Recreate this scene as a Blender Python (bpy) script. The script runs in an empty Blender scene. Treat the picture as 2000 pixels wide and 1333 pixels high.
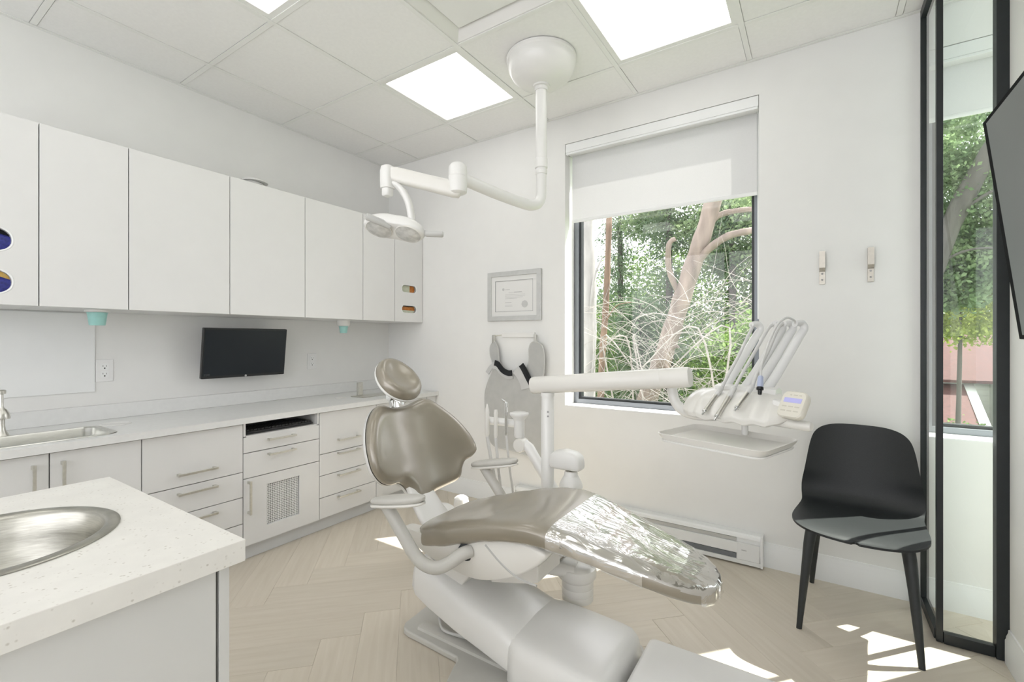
import bpy, bmesh, math, random
import numpy as np
from mathutils import Vector, Matrix
random.seed(7)
PI = math.pi
S = bpy.context.scene
COL = S.collection

# ------------------------------------------------------------------ camera, sky, sun, exposure
cam_d = bpy.data.cameras.new('camera'); cam = bpy.data.objects.new('camera', cam_d); COL.objects.link(cam)
cam.location = (0, 0, 1.19); cam.rotation_euler = (PI/2, 0, math.radians(33.3))
cam_d.sensor_width = 36; cam_d.lens = 36*900/2000.0; cam_d.shift_y = -(666.5-663.2)/2000.0
cam_d.clip_start = 0.02; cam_d.clip_end = 200
S.camera = cam
W = bpy.data.worlds.new('sky'); S.world = W; W.use_nodes = True
nt = W.node_tree; bgn = nt.nodes['Background']; bgn.inputs[0].default_value = (0.965, 0.965, 1.0, 1); bgn.inputs[1].default_value = 2.6
sun_d = bpy.data.lights.new('sun', 'SUN'); sun = bpy.data.objects.new('sun', sun_d); COL.objects.link(sun)
sun_d.energy = 12.0; sun_d.angle = 0.0093; sun_d.color = (1.0, 0.965, 0.90)
sun.location = (4, 8, 8)
sun.rotation_euler = Vector((0.88, 0.989, 1.98)).to_track_quat('Z', 'Y').to_euler()
S.view_settings.view_transform = 'Standard'; S.view_settings.look = 'None'
S.view_settings.exposure = 0.5; S.view_settings.gamma = 1.0
S.view_settings.use_curve_mapping = False
LIGHT_PANEL = 1.9

# ------------------------------------------------------------------ materials
def lin(c): return tuple(((v/255.0)/12.92 if v/255.0 <= .04045 else ((v/255.0+.055)/1.055)**2.4) for v in c)
def mat(name, col, rough=.5, metal=0.0, spec=.5, var=0.03, vscale=8.0, bump=0.0, bscale=60.0, stretch=None, coat=0.0, coords='Object', col2=None, emit=None, trans=0.0):
    m = bpy.data.materials.new(name); m.use_nodes = True
    n = m.node_tree.nodes; l = m.node_tree.links; b = n['Principled BSDF']
    b.inputs['Roughness'].default_value = rough; b.inputs['Metallic'].default_value = metal
    b.inputs['Specular IOR Level'].default_value = spec; b.inputs['Coat Weight'].default_value = coat
    b.inputs['Coat Roughness'].default_value = .2
    tc = n.new('ShaderNodeTexCoord'); mp = n.new('ShaderNodeMapping'); l.new(tc.outputs[coords], mp.inputs[0])
    if stretch: mp.inputs['Scale'].default_value = stretch
    no = n.new('ShaderNodeTexNoise'); no.inputs['Scale'].default_value = vscale; no.inputs['Detail'].default_value = 3
    l.new(mp.outputs[0], no.inputs[0])
    rp = n.new('ShaderNodeValToRGB'); l.new(no.outputs['Fac'], rp.inputs[0])
    c2 = col2 if col2 else tuple(max(0, v*(1-var*2)) for v in col)
    rp.color_ramp.elements[0].color = (*c2, 1); rp.color_ramp.elements[1].color = (*col, 1)
    rp.color_ramp.elements[0].position = .3; rp.color_ramp.elements[1].position = .7
    l.new(rp.outputs[0], b.inputs['Base Color'])
    if bump:
        nb = n.new('ShaderNodeTexNoise'); nb.inputs['Scale'].default_value = bscale; nb.inputs['Detail'].default_value = 2
        l.new(mp.outputs[0], nb.inputs[0]); bu = n.new('ShaderNodeBump'); bu.inputs['Strength'].default_value = bump; bu.inputs['Distance'].default_value = .002
        l.new(nb.outputs['Fac'], bu.inputs['Height']); l.new(bu.outputs[0], b.inputs['Normal'])
    if emit:
        b.inputs['Emission Color'].default_value = (*emit[:3], 1); b.inputs['Emission Strength'].default_value = emit[3]
    return m
def glassmat(name, tint=(.97, .99, .98), ior=1.5, rough=.0, extra=0.0, bump=0.0, bscale=20, stretch=(1, 1, 1), gcol=(1, 1, 1)):
    m = bpy.data.materials.new(name); m.use_nodes = True
    n = m.node_tree.nodes; l = m.node_tree.links; n.remove(n['Principled BSDF'])
    tr = n.new('ShaderNodeBsdfTransparent'); tr.inputs[0].default_value = (*tint, 1)
    gl = n.new('ShaderNodeBsdfGlossy'); gl.inputs['Roughness'].default_value = rough; gl.inputs[0].default_value = (*gcol, 1)
    fr = n.new('ShaderNodeFresnel'); fr.inputs[0].default_value = ior
    mx = n.new('ShaderNodeMixShader'); ad = n.new('ShaderNodeMath'); ad.operation = 'ADD'; ad.inputs[1].default_value = extra; ad.use_clamp = True
    ge = n.new('ShaderNodeNewGeometry'); iv = n.new('ShaderNodeMath'); iv.operation = 'SUBTRACT'; iv.inputs[0].default_value = 1.0; l.new(ge.outputs['Backfacing'], iv.inputs[1])
    mm = n.new('ShaderNodeMath'); mm.operation = 'MULTIPLY'
    l.new(fr.outputs[0], ad.inputs[0]); l.new(ad.outputs[0], mm.inputs[0]); l.new(iv.outputs[0], mm.inputs[1]); l.new(mm.outputs[0], mx.inputs[0]); l.new(tr.outputs[0], mx.inputs[1]); l.new(gl.outputs[0], mx.inputs[2])
    l.new(mx.outputs[0], n['Material Output'].inputs[0])
    if bump:
        tc = n.new('ShaderNodeTexCoord'); mp = n.new('ShaderNodeMapping'); mp.inputs['Scale'].default_value = stretch; l.new(tc.outputs['Object'], mp.inputs[0])
        nb = n.new('ShaderNodeTexNoise'); nb.inputs['Scale'].default_value = bscale; nb.inputs['Detail'].default_value = 3; nb.inputs['Distortion'].default_value = 1.2
        l.new(mp.outputs[0], nb.inputs[0]); bu = n.new('ShaderNodeBump'); bu.inputs['Strength'].default_value = bump; bu.inputs['Distance'].default_value = .01
        l.new(nb.outputs['Fac'], bu.inputs['Height']); l.new(bu.outputs[0], gl.inputs['Normal']); l.new(bu.outputs[0], fr.inputs['Normal'])
    return m
def leafmat(name, c1, c2):
    m = bpy.data.materials.new(name); m.use_nodes = True
    n = m.node_tree.nodes; l = m.node_tree.links; n.remove(n['Principled BSDF'])
    tc = n.new('ShaderNodeTexCoord'); no = n.new('ShaderNodeTexNoise'); no.inputs['Scale'].default_value = 3.0; no.inputs['Detail'].default_value = 6
    l.new(tc.outputs['Object'], no.inputs[0]); rp = n.new('ShaderNodeValToRGB'); l.new(no.outputs['Fac'], rp.inputs[0])
    rp.color_ramp.elements[0].color = (*c1, 1); rp.color_ramp.elements[1].color = (*c2, 1); rp.color_ramp.elements[0].position = .35; rp.color_ramp.elements[1].position = .65
    d = n.new('ShaderNodeBsdfDiffuse'); t = n.new('ShaderNodeBsdfTranslucent'); mx = n.new('ShaderNodeMixShader'); mx.inputs[0].default_value = .45
    l.new(rp.outputs[0], d.inputs[0]); l.new(rp.outputs[0], t.inputs[0]); l.new(d.outputs[0], mx.inputs[1]); l.new(t.outputs[0], mx.inputs[2])
    l.new(mx.outputs[0], n['Material Output'].inputs[0]); return m
def fabricmat(name, col, tl=.4):
    m = bpy.data.materials.new(name); m.use_nodes = True
    n = m.node_tree.nodes; l = m.node_tree.links; n.remove(n['Principled BSDF'])
    tc = n.new('ShaderNodeTexCoord'); no = n.new('ShaderNodeTexNoise'); no.inputs['Scale'].default_value = 300; l.new(tc.outputs['Object'], no.inputs[0])
    rp = n.new('ShaderNodeValToRGB'); l.new(no.outputs['Fac'], rp.inputs[0]); rp.color_ramp.elements[0].color = (*[v*.93 for v in col], 1); rp.color_ramp.elements[1].color = (*col, 1)
    d = n.new('ShaderNodeBsdfDiffuse'); t = n.new('ShaderNodeBsdfTranslucent'); mx = n.new('ShaderNodeMixShader'); mx.inputs[0].default_value = tl
    l.new(rp.outputs[0], d.inputs[0]); l.new(rp.outputs[0], t.inputs[0]); l.new(d.outputs[0], mx.inputs[1]); l.new(t.outputs[0], mx.inputs[2])
    l.new(mx.outputs[0], n['Material Output'].inputs[0]); return m
M = {}
M['wall'] = mat('wall_paint', (.80, .799, .778), .75, spec=.2, var=.01, bump=.05, bscale=200)
M['ceil'] = mat('ceiling_tile', (.88, .88, .865), .8, var=.015, vscale=60, bump=.25, bscale=350)
M['tee'] = mat('grid_paint', (.84, .845, .82), .45, var=.01)
M['dark'] = mat('dark_void', (.03, .03, .03), .8)
M['trim'] = mat('trim_paint', (.82, .83, .82), .4, var=.01)
M['cab'] = mat('cabinet_white', (.74, .74, .728), .38, var=.012, bump=.02, bscale=90)
M['cab_shade'] = mat('cabinet_shade_grey', (.66, .66, .635), .4, var=.012)  # island doors and end panel, greyed to carry the shade on that face
M['cabin'] = mat('cabinet_inside', (.62, .62, .58), .5, var=.02)
M['toe'] = mat('toe_kick', (.66, .67, .67), .4, var=.02)
M['lam'] = mat('laminate_top', (.76, .765, .75), .35, var=.02, vscale=40)
M['steel'] = mat('brushed_steel', (.66, .66, .62), .28, 1.0, var=.08, vscale=40, stretch=(1, 1, 20), bump=.05, bscale=120)
M['nickel'] = mat('satin_nickel', (.70, .69, .64), .32, 1.0, var=.05, vscale=80)
M['chrome'] = mat('chrome', (.78, .79, .79), .1, 1.0, var=.03)
M['vinyl'] = mat('taupe_vinyl', (.285, .250, .190), .34, .22, var=.05, vscale=5, bump=.04, bscale=260, spec=1.0, coat=1.0)
M['plast'] = mat('dental_white', (.79, .785, .76), .28, var=.012, vscale=6, coat=.15)
M['plast2'] = mat('dental_warm_white', (.76, .745, .70), .3, var=.012, vscale=6, coat=.15)
M['pad'] = mat('armrest_grey', (.56, .55, .51), .42, var=.02, vscale=20, bump=.05, bscale=300)
M['grey'] = mat('light_grey', (.52, .52, .50), .4, var=.02)
M['hose'] = mat('hose_grey', (.66, .66, .64), .42, var=.03, vscale=60)
M['whip'] = mat('whip_white', (.80, .80, .79), .35, var=.02)
M['blk'] = mat('black_plastic_shell', (.014, .017, .018), .44, var=.15, vscale=250, bump=.2, bscale=700, spec=.45)
M['blkleg'] = mat('black_leg', (.022, .026, .027), .5, var=.1, vscale=40)
M['frame'] = mat('black_metal', (.012, .016, .018), .42, var=.1, vscale=30)
M['screen'] = mat('dark_screen', (.014, .019, .024), .30, var=.1, vscale=2, spec=.3)
M['tvscreen'] = mat('matte_screen', (.085, .095, .092), .35, var=.1, vscale=2, spec=1.0)
M['bezel'] = mat('black_bezel', (.012, .013, .014), .35, var=.1)
M['matteblk'] = mat('matte_black', (.008, .008, .009), .7, spec=.05)
M['alu'] = mat('window_aluminium', (.20, .215, .235), .4, .4, var=.05)
M['teal'] = mat('teal_cup', (.36, .66, .62), .35, var=.04, vscale=40)
M['outlet'] = mat('outlet_white', (.80, .80, .79), .35, var=.01)
M['apron'] = mat('apron_grey', (.47, .475, .46), .55, var=.04, vscale=18, bump=.25, bscale=400)
M['apron2'] = mat('apron_pale', (.56, .565, .56), .5, var=.04, vscale=18, bump=.15, bscale=400)
M['velcro'] = mat('black_velcro', (.012, .014, .017), .85, var=.2, vscale=200, bump=.5, bscale=900)
M['silver'] = mat('silver_frame', (.58, .585, .57), .38, .35, var=.04, vscale=30)
M['paper'] = mat('paper', (.74, .74, .72), .7, var=.01)
M['ink'] = mat('ink_grey', (.33, .33, .33), .8)
M['ink2'] = mat('ink_pale', (.52, .52, .51), .8)
M['brass'] = mat('hook_metal', (.52, .49, .43), .38, .6, var=.06, vscale=60)
M['emit'] = mat('light_diffuser', (.9, .9, .88), .4, emit=(1.0, .99, .97, LIGHT_PANEL))
M['lcd'] = mat('lcd_panel', (.42, .42, .72), .3, var=.04, emit=(.42, .40, .72, .15))
M['btn'] = mat('keypad_print', (.60, .575, .49), .5)
M['padface'] = mat('keypad_face', (.74, .715, .63), .4, var=.01)
M['blue'] = mat('blue_gloves', (.05, .055, .36), .5, var=.35, vscale=60, col2=(.015, .02, .13))
M['yel'] = mat('yellow_box', (.70, .42, .05), .5, var=.2, vscale=30, stretch=(1, 12, 1), col2=(.75, .55, .22))
M['org'] = mat('orange_box', (.72, .26, .05), .5, var=.2, vscale=40)
M['cream'] = mat('cream_box', (.72, .72, .60), .5, var=.06, vscale=60, col2=(.60, .66, .48))
M['glass'] = glassmat('window_glass', (.982, .982, .98), 1.5)
M['pglass'] = glassmat('partition_glass', (.95, .985, .97), 1.55, extra=.03)
M['bottle'] = glassmat('bottle_plastic', (.93, .94, .94), 1.45, rough=.15, extra=.05)
M['sleeve'] = glassmat('clear_film', (.95, .95, .95), 1.5, rough=.09, extra=.36, bump=.9, bscale=5.5, stretch=(1, 2.6, 2))
M['lens'] = mat('lamp_lens', (.66, .66, .63), .12, var=.15, vscale=40, spec=.7, coat=.5)
M['blind'] = fabricmat('blind_fabric', (.74, .74, .74), .10)
M['bark'] = mat('bark', (.27, .22, .185), .85, var=.25, vscale=9, bump=1.0, bscale=30, stretch=(1, 1, .25))
M['bark2'] = mat('bark_brown', (.215, .145, .10), .85, var=.25, vscale=9, bump=1.0, bscale=30, stretch=(1, 1, .25))
M['bark3'] = mat('bark_pale', (.36, .35, .335), .85, var=.2, vscale=9, bump=.8, bscale=30, stretch=(1, 1, .25))
M['bark4'] = mat('bark_dark', (.10, .09, .08), .9, var=.2, vscale=9, bump=.8, bscale=30, stretch=(1, 1, .25))
M['twig'] = mat('dry_twig', (.40, .37, .34), .8, var=.2, vscale=6)
M['leafA'] = leafmat('leaf_green', (.12, .20, .06), (.25, .36, .13))
M['leafB'] = leafmat('needle_green', (.085, .135, .085), (.20, .265, .165))
M['leafC'] = leafmat('leaf_maple', (.14, .21, .11), (.29, .37, .20))
M['leafD'] = leafmat('leaf_yellowgreen', (.32, .38, .08), (.48, .52, .16))
M['grass'] = mat('grass', (.16, .25, .08), .9, var=.3, vscale=3, bump=.5, bscale=30)
M['redroof'] = mat('red_roof', (.13, .045, .040), .8, var=.25, vscale=14, stretch=(1, 4, 4), bump=.4, bscale=40)
M['siding'] = mat('white_siding', (.72, .72, .70), .6, var=.05, vscale=5)

# quartz with specks
def quartz():
    m = mat('quartz', (.80, .785, .735), .28, var=.03, vscale=25)
    n = m.node_tree.nodes; l = m.node_tree.links; b = n['Principled BSDF']
    src = b.inputs['Base Color'].links[0].from_socket
    tc = n.new('ShaderNodeTexCoord'); vo = n.new('ShaderNodeTexVoronoi'); vo.inputs['Scale'].default_value = 130; l.new(tc.outputs['Object'], vo.inputs[0])
    no = n.new('ShaderNodeTexNoise'); no.inputs['Scale'].default_value = 50; l.new(tc.outputs['Object'], no.inputs[0])
    r1 = n.new('ShaderNodeValToRGB'); l.new(vo.outputs['Distance'], r1.inputs[0]); r1.color_ramp.elements[0].position = .15; r1.color_ramp.elements[1].position = .30
    r1.color_ramp.elements[0].color = (1, 1, 1, 1); r1.color_ramp.elements[1].color = (0, 0, 0, 1)
    r2 = n.new('ShaderNodeValToRGB'); l.new(no.outputs['Fac'], r2.inputs[0]); r2.color_ramp.elements[0].position = .50; r2.color_ramp.elements[1].position = .60
    mu = n.new('ShaderNodeMath'); mu.operation = 'MULTIPLY'; l.new(r1.outputs[0], mu.inputs[0]); l.new(r2.outputs[0], mu.inputs[1])
    mx = n.new('ShaderNodeMix'); mx.data_type = 'RGBA'; l.new(mu.outputs[0], mx.inputs[0]); l.new(src, mx.inputs[6]); mx.inputs[7].default_value = (.56, .535, .475, 1)
    l.new(mx.outputs[2], b.inputs['Base Color']); return m
M['quartz'] = quartz()
M['basin'] = mat('basin_steel', (.46, .45, .40), .30, 1.0, var=.12, vscale=30, stretch=(1, 1, 12), bump=.05, bscale=120)
def plankmat():
    m = bpy.data.materials.new('oak_plank'); m.use_nodes = True
    n = m.node_tree.nodes; l = m.node_tree.links; b = n['Principled BSDF']; b.inputs['Roughness'].default_value = .42
    tc = n.new('ShaderNodeTexCoord'); oi = n.new('ShaderNodeObjectInfo'); ad = n.new('ShaderNodeVectorMath'); ad.operation = 'ADD'
    sc = n.new('ShaderNodeVectorMath'); sc.operation = 'SCALE'; sc.inputs[3].default_value = 37.0
    cb = n.new('ShaderNodeCombineXYZ'); l.new(oi.outputs['Random'], cb.inputs[0]); l.new(oi.outputs['Random'], cb.inputs[1]); l.new(cb.outputs[0], sc.inputs[0])
    l.new(tc.outputs['Object'], ad.inputs[0]); l.new(sc.outputs[0], ad.inputs[1])
    mp = n.new('ShaderNodeMapping'); mp.inputs['Scale'].default_value = (1.6, 22, 1); l.new(ad.outputs[0], mp.inputs[0])
    no = n.new('ShaderNodeTexNoise'); no.inputs['Scale'].default_value = 2.2; no.inputs['Detail'].default_value = 6; no.inputs['Distortion'].default_value = .5; l.new(mp.outputs[0], no.inputs[0])
    rp = n.new('ShaderNodeValToRGB'); l.new(no.outputs['Fac'], rp.inputs[0])
    rp.color_ramp.elements[0].position = .3; rp.color_ramp.elements[1].position = .72
    rp.color_ramp.elements[0].color = (.61, .548, .45, 1); rp.color_ramp.elements[1].color = (.67, .612, .515, 1)
    hv = n.new('ShaderNodeHueSaturation'); l.new(rp.outputs[0], hv.inputs['Color'])
    mr = n.new('ShaderNodeMapRange'); mr.inputs[3].default_value = .93; mr.inputs[4].default_value = 1.05; l.new(oi.outputs['Random'], mr.inputs[0]); l.new(mr.outputs[0], hv.inputs['Value'])
    l.new(hv.outputs[0], b.inputs['Base Color']); return m
M['plank'] = plankmat()

# ------------------------------------------------------------------ mesh helpers
class MB:
    def __init__(s): s.v = []; s.f = []
    def add(s, vs, fs):
        o = len(s.v); s.v += [tuple(v) for v in vs]; s.f += [tuple(i+o for i in f) for f in fs]; return s
    def box(s, x0, x1, y0, y1, z0, z1):
        return s.add([(x0, y0, z0), (x1, y0, z0), (x1, y1, z0), (x0, y1, z0), (x0, y0, z1), (x1, y0, z1), (x1, y1, z1), (x0, y1, z1)],
                     [(0, 3, 2, 1), (4, 5, 6, 7), (0, 1, 5, 4), (1, 2, 6, 5), (2, 3, 7, 6), (3, 0, 4, 7)])
    def obox(s, c, ax, ay, az, hx, hy, hz):
        c = Vector(c); ax = Vector(ax)*hx; ay = Vector(ay)*hy; az = Vector(az)*hz
        vs = [c+sx*ax+sy*ay+sz*az for sz in (-1, 1) for sx, sy in ((-1, -1), (1, -1), (1, 1), (-1, 1))]
        return s.add(vs, [(0, 3, 2, 1), (4, 5, 6, 7), (0, 1, 5, 4), (1, 2, 6, 5), (2, 3, 7, 6), (3, 0, 4, 7)])
    def rings(s, R, cap0=True, cap1=True, closed=False):
        n = len(R[0]); o = len(s.v)
        for r in R: s.v += [tuple(p) for p in r]
        k = len(R)
        for i in range(k if closed else k-1):
            a = o+i*n; b = o+((i+1) % k)*n
            for j in range(n):
                j2 = (j+1) % n; s.f.append((a+j, a+j2, b+j2, b+j))
        if not closed:
            if cap0: s.f.append(tuple(o+j for j in reversed(range(n))))
            if cap1: s.f.append(tuple(o+(k-1)*n+j for j in range(n)))
        return s
    def tube(s, pts, r, n=12, flat=1.0, up=None, cap=True):
        P = [Vector(p) for p in pts]; k = len(P); rs = r if isinstance(r, (list, tuple)) else [r]*k
        T = []
        for i in range(k):
            t = (P[min(i+1, k-1)]-P[max(i-1, 0)]); T.append(t.normalized() if t.length > 1e-9 else Vector((0, 0, 1)))
        u = Vector(up) if up else (Vector((0, 0, 1)) if abs(T[0].z) < .9 else Vector((1, 0, 0)))
        R = []
        for i in range(k):
            u = (u-T[i]*u.dot(T[i])); u = u.normalized() if u.length > 1e-6 else T[i].orthogonal().normalized()
            b = T[i].cross(u)
            R.append([P[i]+rs[i]*(math.cos(2*PI*j/n)*u*flat+math.sin(2*PI*j/n)*b) for j in range(n)])
        return s.rings(R, cap, cap)
    def lathe(s, prof, c=(0, 0, 0), axis=(0, 0, 1), n=32, sx=1.0, sy=1.0, ref=None, cap=True):
        a = Vector(axis).normalized(); u = Vector(ref) if ref else a.orthogonal(); u = (u-a*u.dot(a)).normalized(); b = a.cross(u); c = Vector(c)
        R = [[c+a*z+max(r, 1e-5)*(math.cos(2*PI*j/n)*u*sx+math.sin(2*PI*j/n)*b*sy) for j in range(n)] for r, z in prof]
        return s.rings(R, cap, cap)
    def plate(s, outer, holes, fn, t):
        """flat plate with through holes; 2D loops, fn(u,v,d) -> xyz, d in [0,t]"""
        bm = bmesh.new(); es = []
        for loop in [outer]+list(holes):
            vs = [bm.verts.new((p[0], p[1], 0)) for p in loop]
            es += [bm.edges.new((vs[i], vs[(i+1) % len(vs)])) for i in range(len(vs))]
        bmesh.ops.triangle_fill(bm, edges=es, use_beauty=True, use_dissolve=False, normal=(0, 0, 1))
        bm.verts.index_update(); base = [(v.co.x, v.co.y) for v in bm.verts]; fs = [[v.index for v in f.verts] for f in bm.faces]
        bnd = [(e.verts[0].index, e.verts[1].index) for e in bm.edges if len(e.link_faces) == 1]
        bm.free(); n = len(base)
        vs = [fn(u, v, 0) for u, v in base]+[fn(u, v, t) for u, v in base]
        return s.add(vs, [tuple(reversed(f)) for f in fs]+[tuple(i+n for i in f) for f in fs]+[(a, b, b+n, a+n) for a, b in bnd])
    def build(s, name, m, parent=None, smooth=None, bevel=None, loc=None):
        me = bpy.data.meshes.new(name); o = bpy.data.objects.new(name, me); COL.objects.link(o)
        org = Vector((0, 0, 0))
        if parent is not None:
            o.parent = parent; q = parent
            while q is not None: org += q.location; q = q.parent
        else:
            if loc is None:
                xs = [v[0] for v in s.v]; ys = [v[1] for v in s.v]; zs = [v[2] for v in s.v]
                loc = ((min(xs)+max(xs))/2, (min(ys)+max(ys))/2, min(zs))
            o.location = loc; org = Vector(loc)
        me.from_pydata([(v[0]-org.x, v[1]-org.y, v[2]-org.z) for v in s.v], [], s.f)
        bm = bmesh.new(); bm.from_mesh(me); bmesh.ops.recalc_face_normals(bm, faces=bm.faces); bm.to_mesh(me); bm.free()
        me.materials.append(M[m] if isinstance(m, str) else m)
        if smooth or bevel:
            me.polygons.foreach_set('use_smooth', [True]*len(me.polygons)); me.set_sharp_from_angle(angle=math.radians(smooth or 35))
        if bevel:
            b = o.modifiers.new('bevel', 'BEVEL'); b.width = bevel; b.segments = 2; b.limit_method = 'ANGLE'; b.angle_limit = math.radians(35); b.harden_normals = True
        return o
def tag(o, label=None, cat=None, group=None, kind=None):
    if label: o['label'] = label
    if cat: o['category'] = cat
    if group: o['group'] = group
    if kind: o['kind'] = kind
    return o
def thing(name, label, cat, loc, group=None):
    o = bpy.data.objects.new(name, None); COL.objects.link(o); o.location = loc; o.empty_display_size = .1
    return tag(o, label, cat, group)
def struct(o, kind='structure'): o['kind'] = kind; return o
def cr(pts, n=8, closed=False):
    """Catmull-Rom resample"""
    P = [Vector(p) if len(p) == 3 else Vector((p[0], p[1], 0)) for p in pts]; k = len(P); out = []
    for i in range(k if closed else k-1):
        g = (lambda j: P[j % k]) if closed else (lambda j: P[max(0, min(k-1, j))])
        p0, p1, p2, p3 = g(i-1), g(i), g(i+1), g(i+2)
        for j in range(n):
            t = j/n
            out.append(.5*((2*p1)+(p2-p0)*t+(2*p0-5*p1+4*p2-p3)*t*t+(3*p1-p0-3*p2+p3)*t*t*t))
    if not closed: out.append(P[-1])
    return out
def interp(x, T):
    if x <= T[0][0]: return T[0][1:]
    for a, b in zip(T, T[1:]):
        if x <= b[0]:
            t = (x-a[0])/(b[0]-a[0]); t = t*t*(3-2*t)*.5+t*.5
            return tuple(p+(q-p)*t for p, q in zip(a[1:], b[1:]))
    return T[-1][1:]
def circ(cx, cy, r, n=32, ry=None): return [(cx+r*math.cos(2*PI*i/n), cy+(ry or r)*math.sin(2*PI*i/n)) for i in range(n)]
def rrect(x0, x1, y0, y1, r, n=6):
    o = []
    for cx, cy, a in ((x1-r, y1-r, 0), (x0+r, y1-r, 90), (x0+r, y0+r, 180), (x1-r, y0+r, 270)):
        o += [(cx+r*math.cos(math.radians(a+90*i/n)), cy+r*math.sin(math.radians(a+90*i/n))) for i in range(n+1)]
    return o

# ------------------------------------------------------------------ room shell
ZC = 2.667; XL = -3.087; YB = 2.75; XR = .598
b = MB(); b.box(-3.3, 2.4, -2.1, 3.0, -.10, -.010); floor = struct(b.build('floor', 'toe', loc=(0, 0, 0)))
def clip(poly, x0, x1, y0, y1):
    for ax, lim, sg in ((0, x0, 1), (0, x1, -1), (1, y0, 1), (1, y1, -1)):
        out = []
        for i in range(len(poly)):
            p, q = poly[i], poly[(i+1) % len(poly)]; a = (p[ax]-lim)*sg; c = (q[ax]-lim)*sg
            if a >= 0: out.append(p)
            if a*c < 0:
                t = a/(a-c); out.append((p[0]+(q[0]-p[0])*t, p[1]+(q[1]-p[1])*t))
        poly = out
        if len(poly) < 3: return []
    return poly
def make_planks():
    L, Wd = .75, .15; full = None; c45 = math.cos(PI/4)
    def plank_mesh(poly):
        n = len(poly); cx = sum(p[0] for p in poly)/n; cy = sum(p[1] for p in poly)/n
        def ins(p, d):
            vx, vy = cx-p[0], cy-p[1]; l = math.hypot(vx, vy); return (p[0]+vx/l*d, p[1]+vy/l*d)
        R = [[(*p, -.011) for p in poly], [(*ins(p, .0003), -.0012) for p in poly], [(*ins(p, .0018), 0) for p in poly]]
        mb = MB(); mb.rings(R); me = bpy.data.meshes.new('plank'); me.from_pydata(mb.v, [], mb.f)
        me.materials.append(M['plank']); return me
    cells = []
    # herringbone lattice in the rotated frame: horizontal plank at (i*Wd + ..) plus vertical mate
    k = int(L/Wd)
    for a in range(-40, 60):
        for c in range(-14, 14):
            # stair step: translation (Wd, Wd) along a, (2L? ) across -> (L, -L)
            ox = a*Wd + c*L; oy = a*Wd - c*L
            cells.append((ox, oy, 0)); cells.append((ox, oy, 1))
    x0, x1, y0, y1 = XL+.45, 2.2, -.6, YB
    for ox, oy, v in cells:
        if v == 0: q = [(ox, oy), (ox+L, oy), (ox+L, oy+Wd), (ox, oy+Wd)]
        else: q = [(ox-Wd, oy), (ox, oy), (ox, oy+L), (ox-Wd, oy+L)]
        w = [((x-y)*c45-1.0, (x+y)*c45+.9) for x, y in q]
        p = clip(w, x0, x1, y0, y1)
        if not p: continue
        ar = abs(sum(p[i][0]*p[(i+1) % len(p)][1]-p[(i+1) % len(p)][0]*p[i][1] for i in range(len(p))))/2
        if ar < .002: continue
        mx = sum(t[0] for t in w)/4; my = sum(t[1] for t in w)/4; rot = PI/4 if v == 0 else 3*PI/4
        cs, sn = math.cos(-rot), math.sin(-rot)
        loc = [((t[0]-mx)*cs-(t[1]-my)*sn, (t[0]-mx)*sn+(t[1]-my)*cs) for t in p]
        if ar > L*Wd*.999:
            if full is None: full = plank_mesh([(-L/2, -Wd/2), (L/2, -Wd/2), (L/2, Wd/2), (-L/2, Wd/2)])
            me = full
        else: me = plank_mesh(loc)
        o = bpy.data.objects.new('plank', me); COL.objects.link(o); o.parent = floor; o.location = (mx, my, 0); o.rotation_euler = (0, 0, rot)
make_planks()

W1 = (-1.385, -.246, .748, 2.485); W2 = (.425, 1.56, .748, 2.485)
b = MB(); b.plate([(-3.3, -.1), (2.4, -.1), (2.4, 2.9), (-3.3, 2.9)], [[(w[0], w[2]), (w[1], w[2]), (w[1], w[3]), (w[0], w[3])] for w in (W1, W2)], lambda u, v, d: (u, YB+d, v), .22)
struct(b.build('wall_back', 'wall', loc=(0, 0, 0)))
b = MB(); b.box(-3.3, XL, -2.1, YB, -.1, 2.9); struct(b.build('wall_left', 'wall', loc=(0, 0, 0)))
b = MB(); b.box(XR, .72, -.55, 2.415, 0, 2.9); struct(b.build('wall_right', 'wall', loc=(0, 0, 0)))
W3 = (-2.7, 1.9, .60, 2.60)  # unseen window behind the camera, added to fill the room with daylight
b = MB(); b.plate([(XL, -.1), (2.4, -.1), (2.4, 2.9), (XL, 2.9)], [[(W3[0], W3[2]), (W3[1], W3[2]), (W3[1], W3[3]), (W3[0], W3[3])]], lambda u, v, d: (u, -2.1+d, v), .10); struct(b.build('wall_front', 'wall', loc=(0, 0, 0)))
W4 = (-1.7, 2.3, 1.0, 2.60)  # unseen side window, added so daylight reaches the left cabinets
b = MB(); b.plate([(-2.0, -.1), (YB, -.1), (YB, 2.9), (-2.0, 2.9)], [[(W4[0], W4[2]), (W4[1], W4[2]), (W4[1], W4[3]), (W4[0], W4[3])]], lambda u, v, d: (2.3+d, u, v), .10); struct(b.build('wall_far', 'wall', loc=(0, 0, 0)))
def baseboard(name, pts, fn):
    prof = [(0, 0), (.014, 0), (.014, .085), (.011, .092), (.011, .098), (.006, .112), (.005, .124), (0, .126)]
    mb = MB(); mb.rings([[fn(a, d, z) for d, z in prof] for a in pts]); return struct(mb.build(name, 'trim', smooth=30, loc=(0, 0, 0)))
baseboard('baseboard_back', (-2.50, 2.3), lambda a, d, z: (a, YB-d, z))
baseboard('baseboard_right', (-.55, 2.41), lambda a, d, z: (XR-d, a, z))

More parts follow.
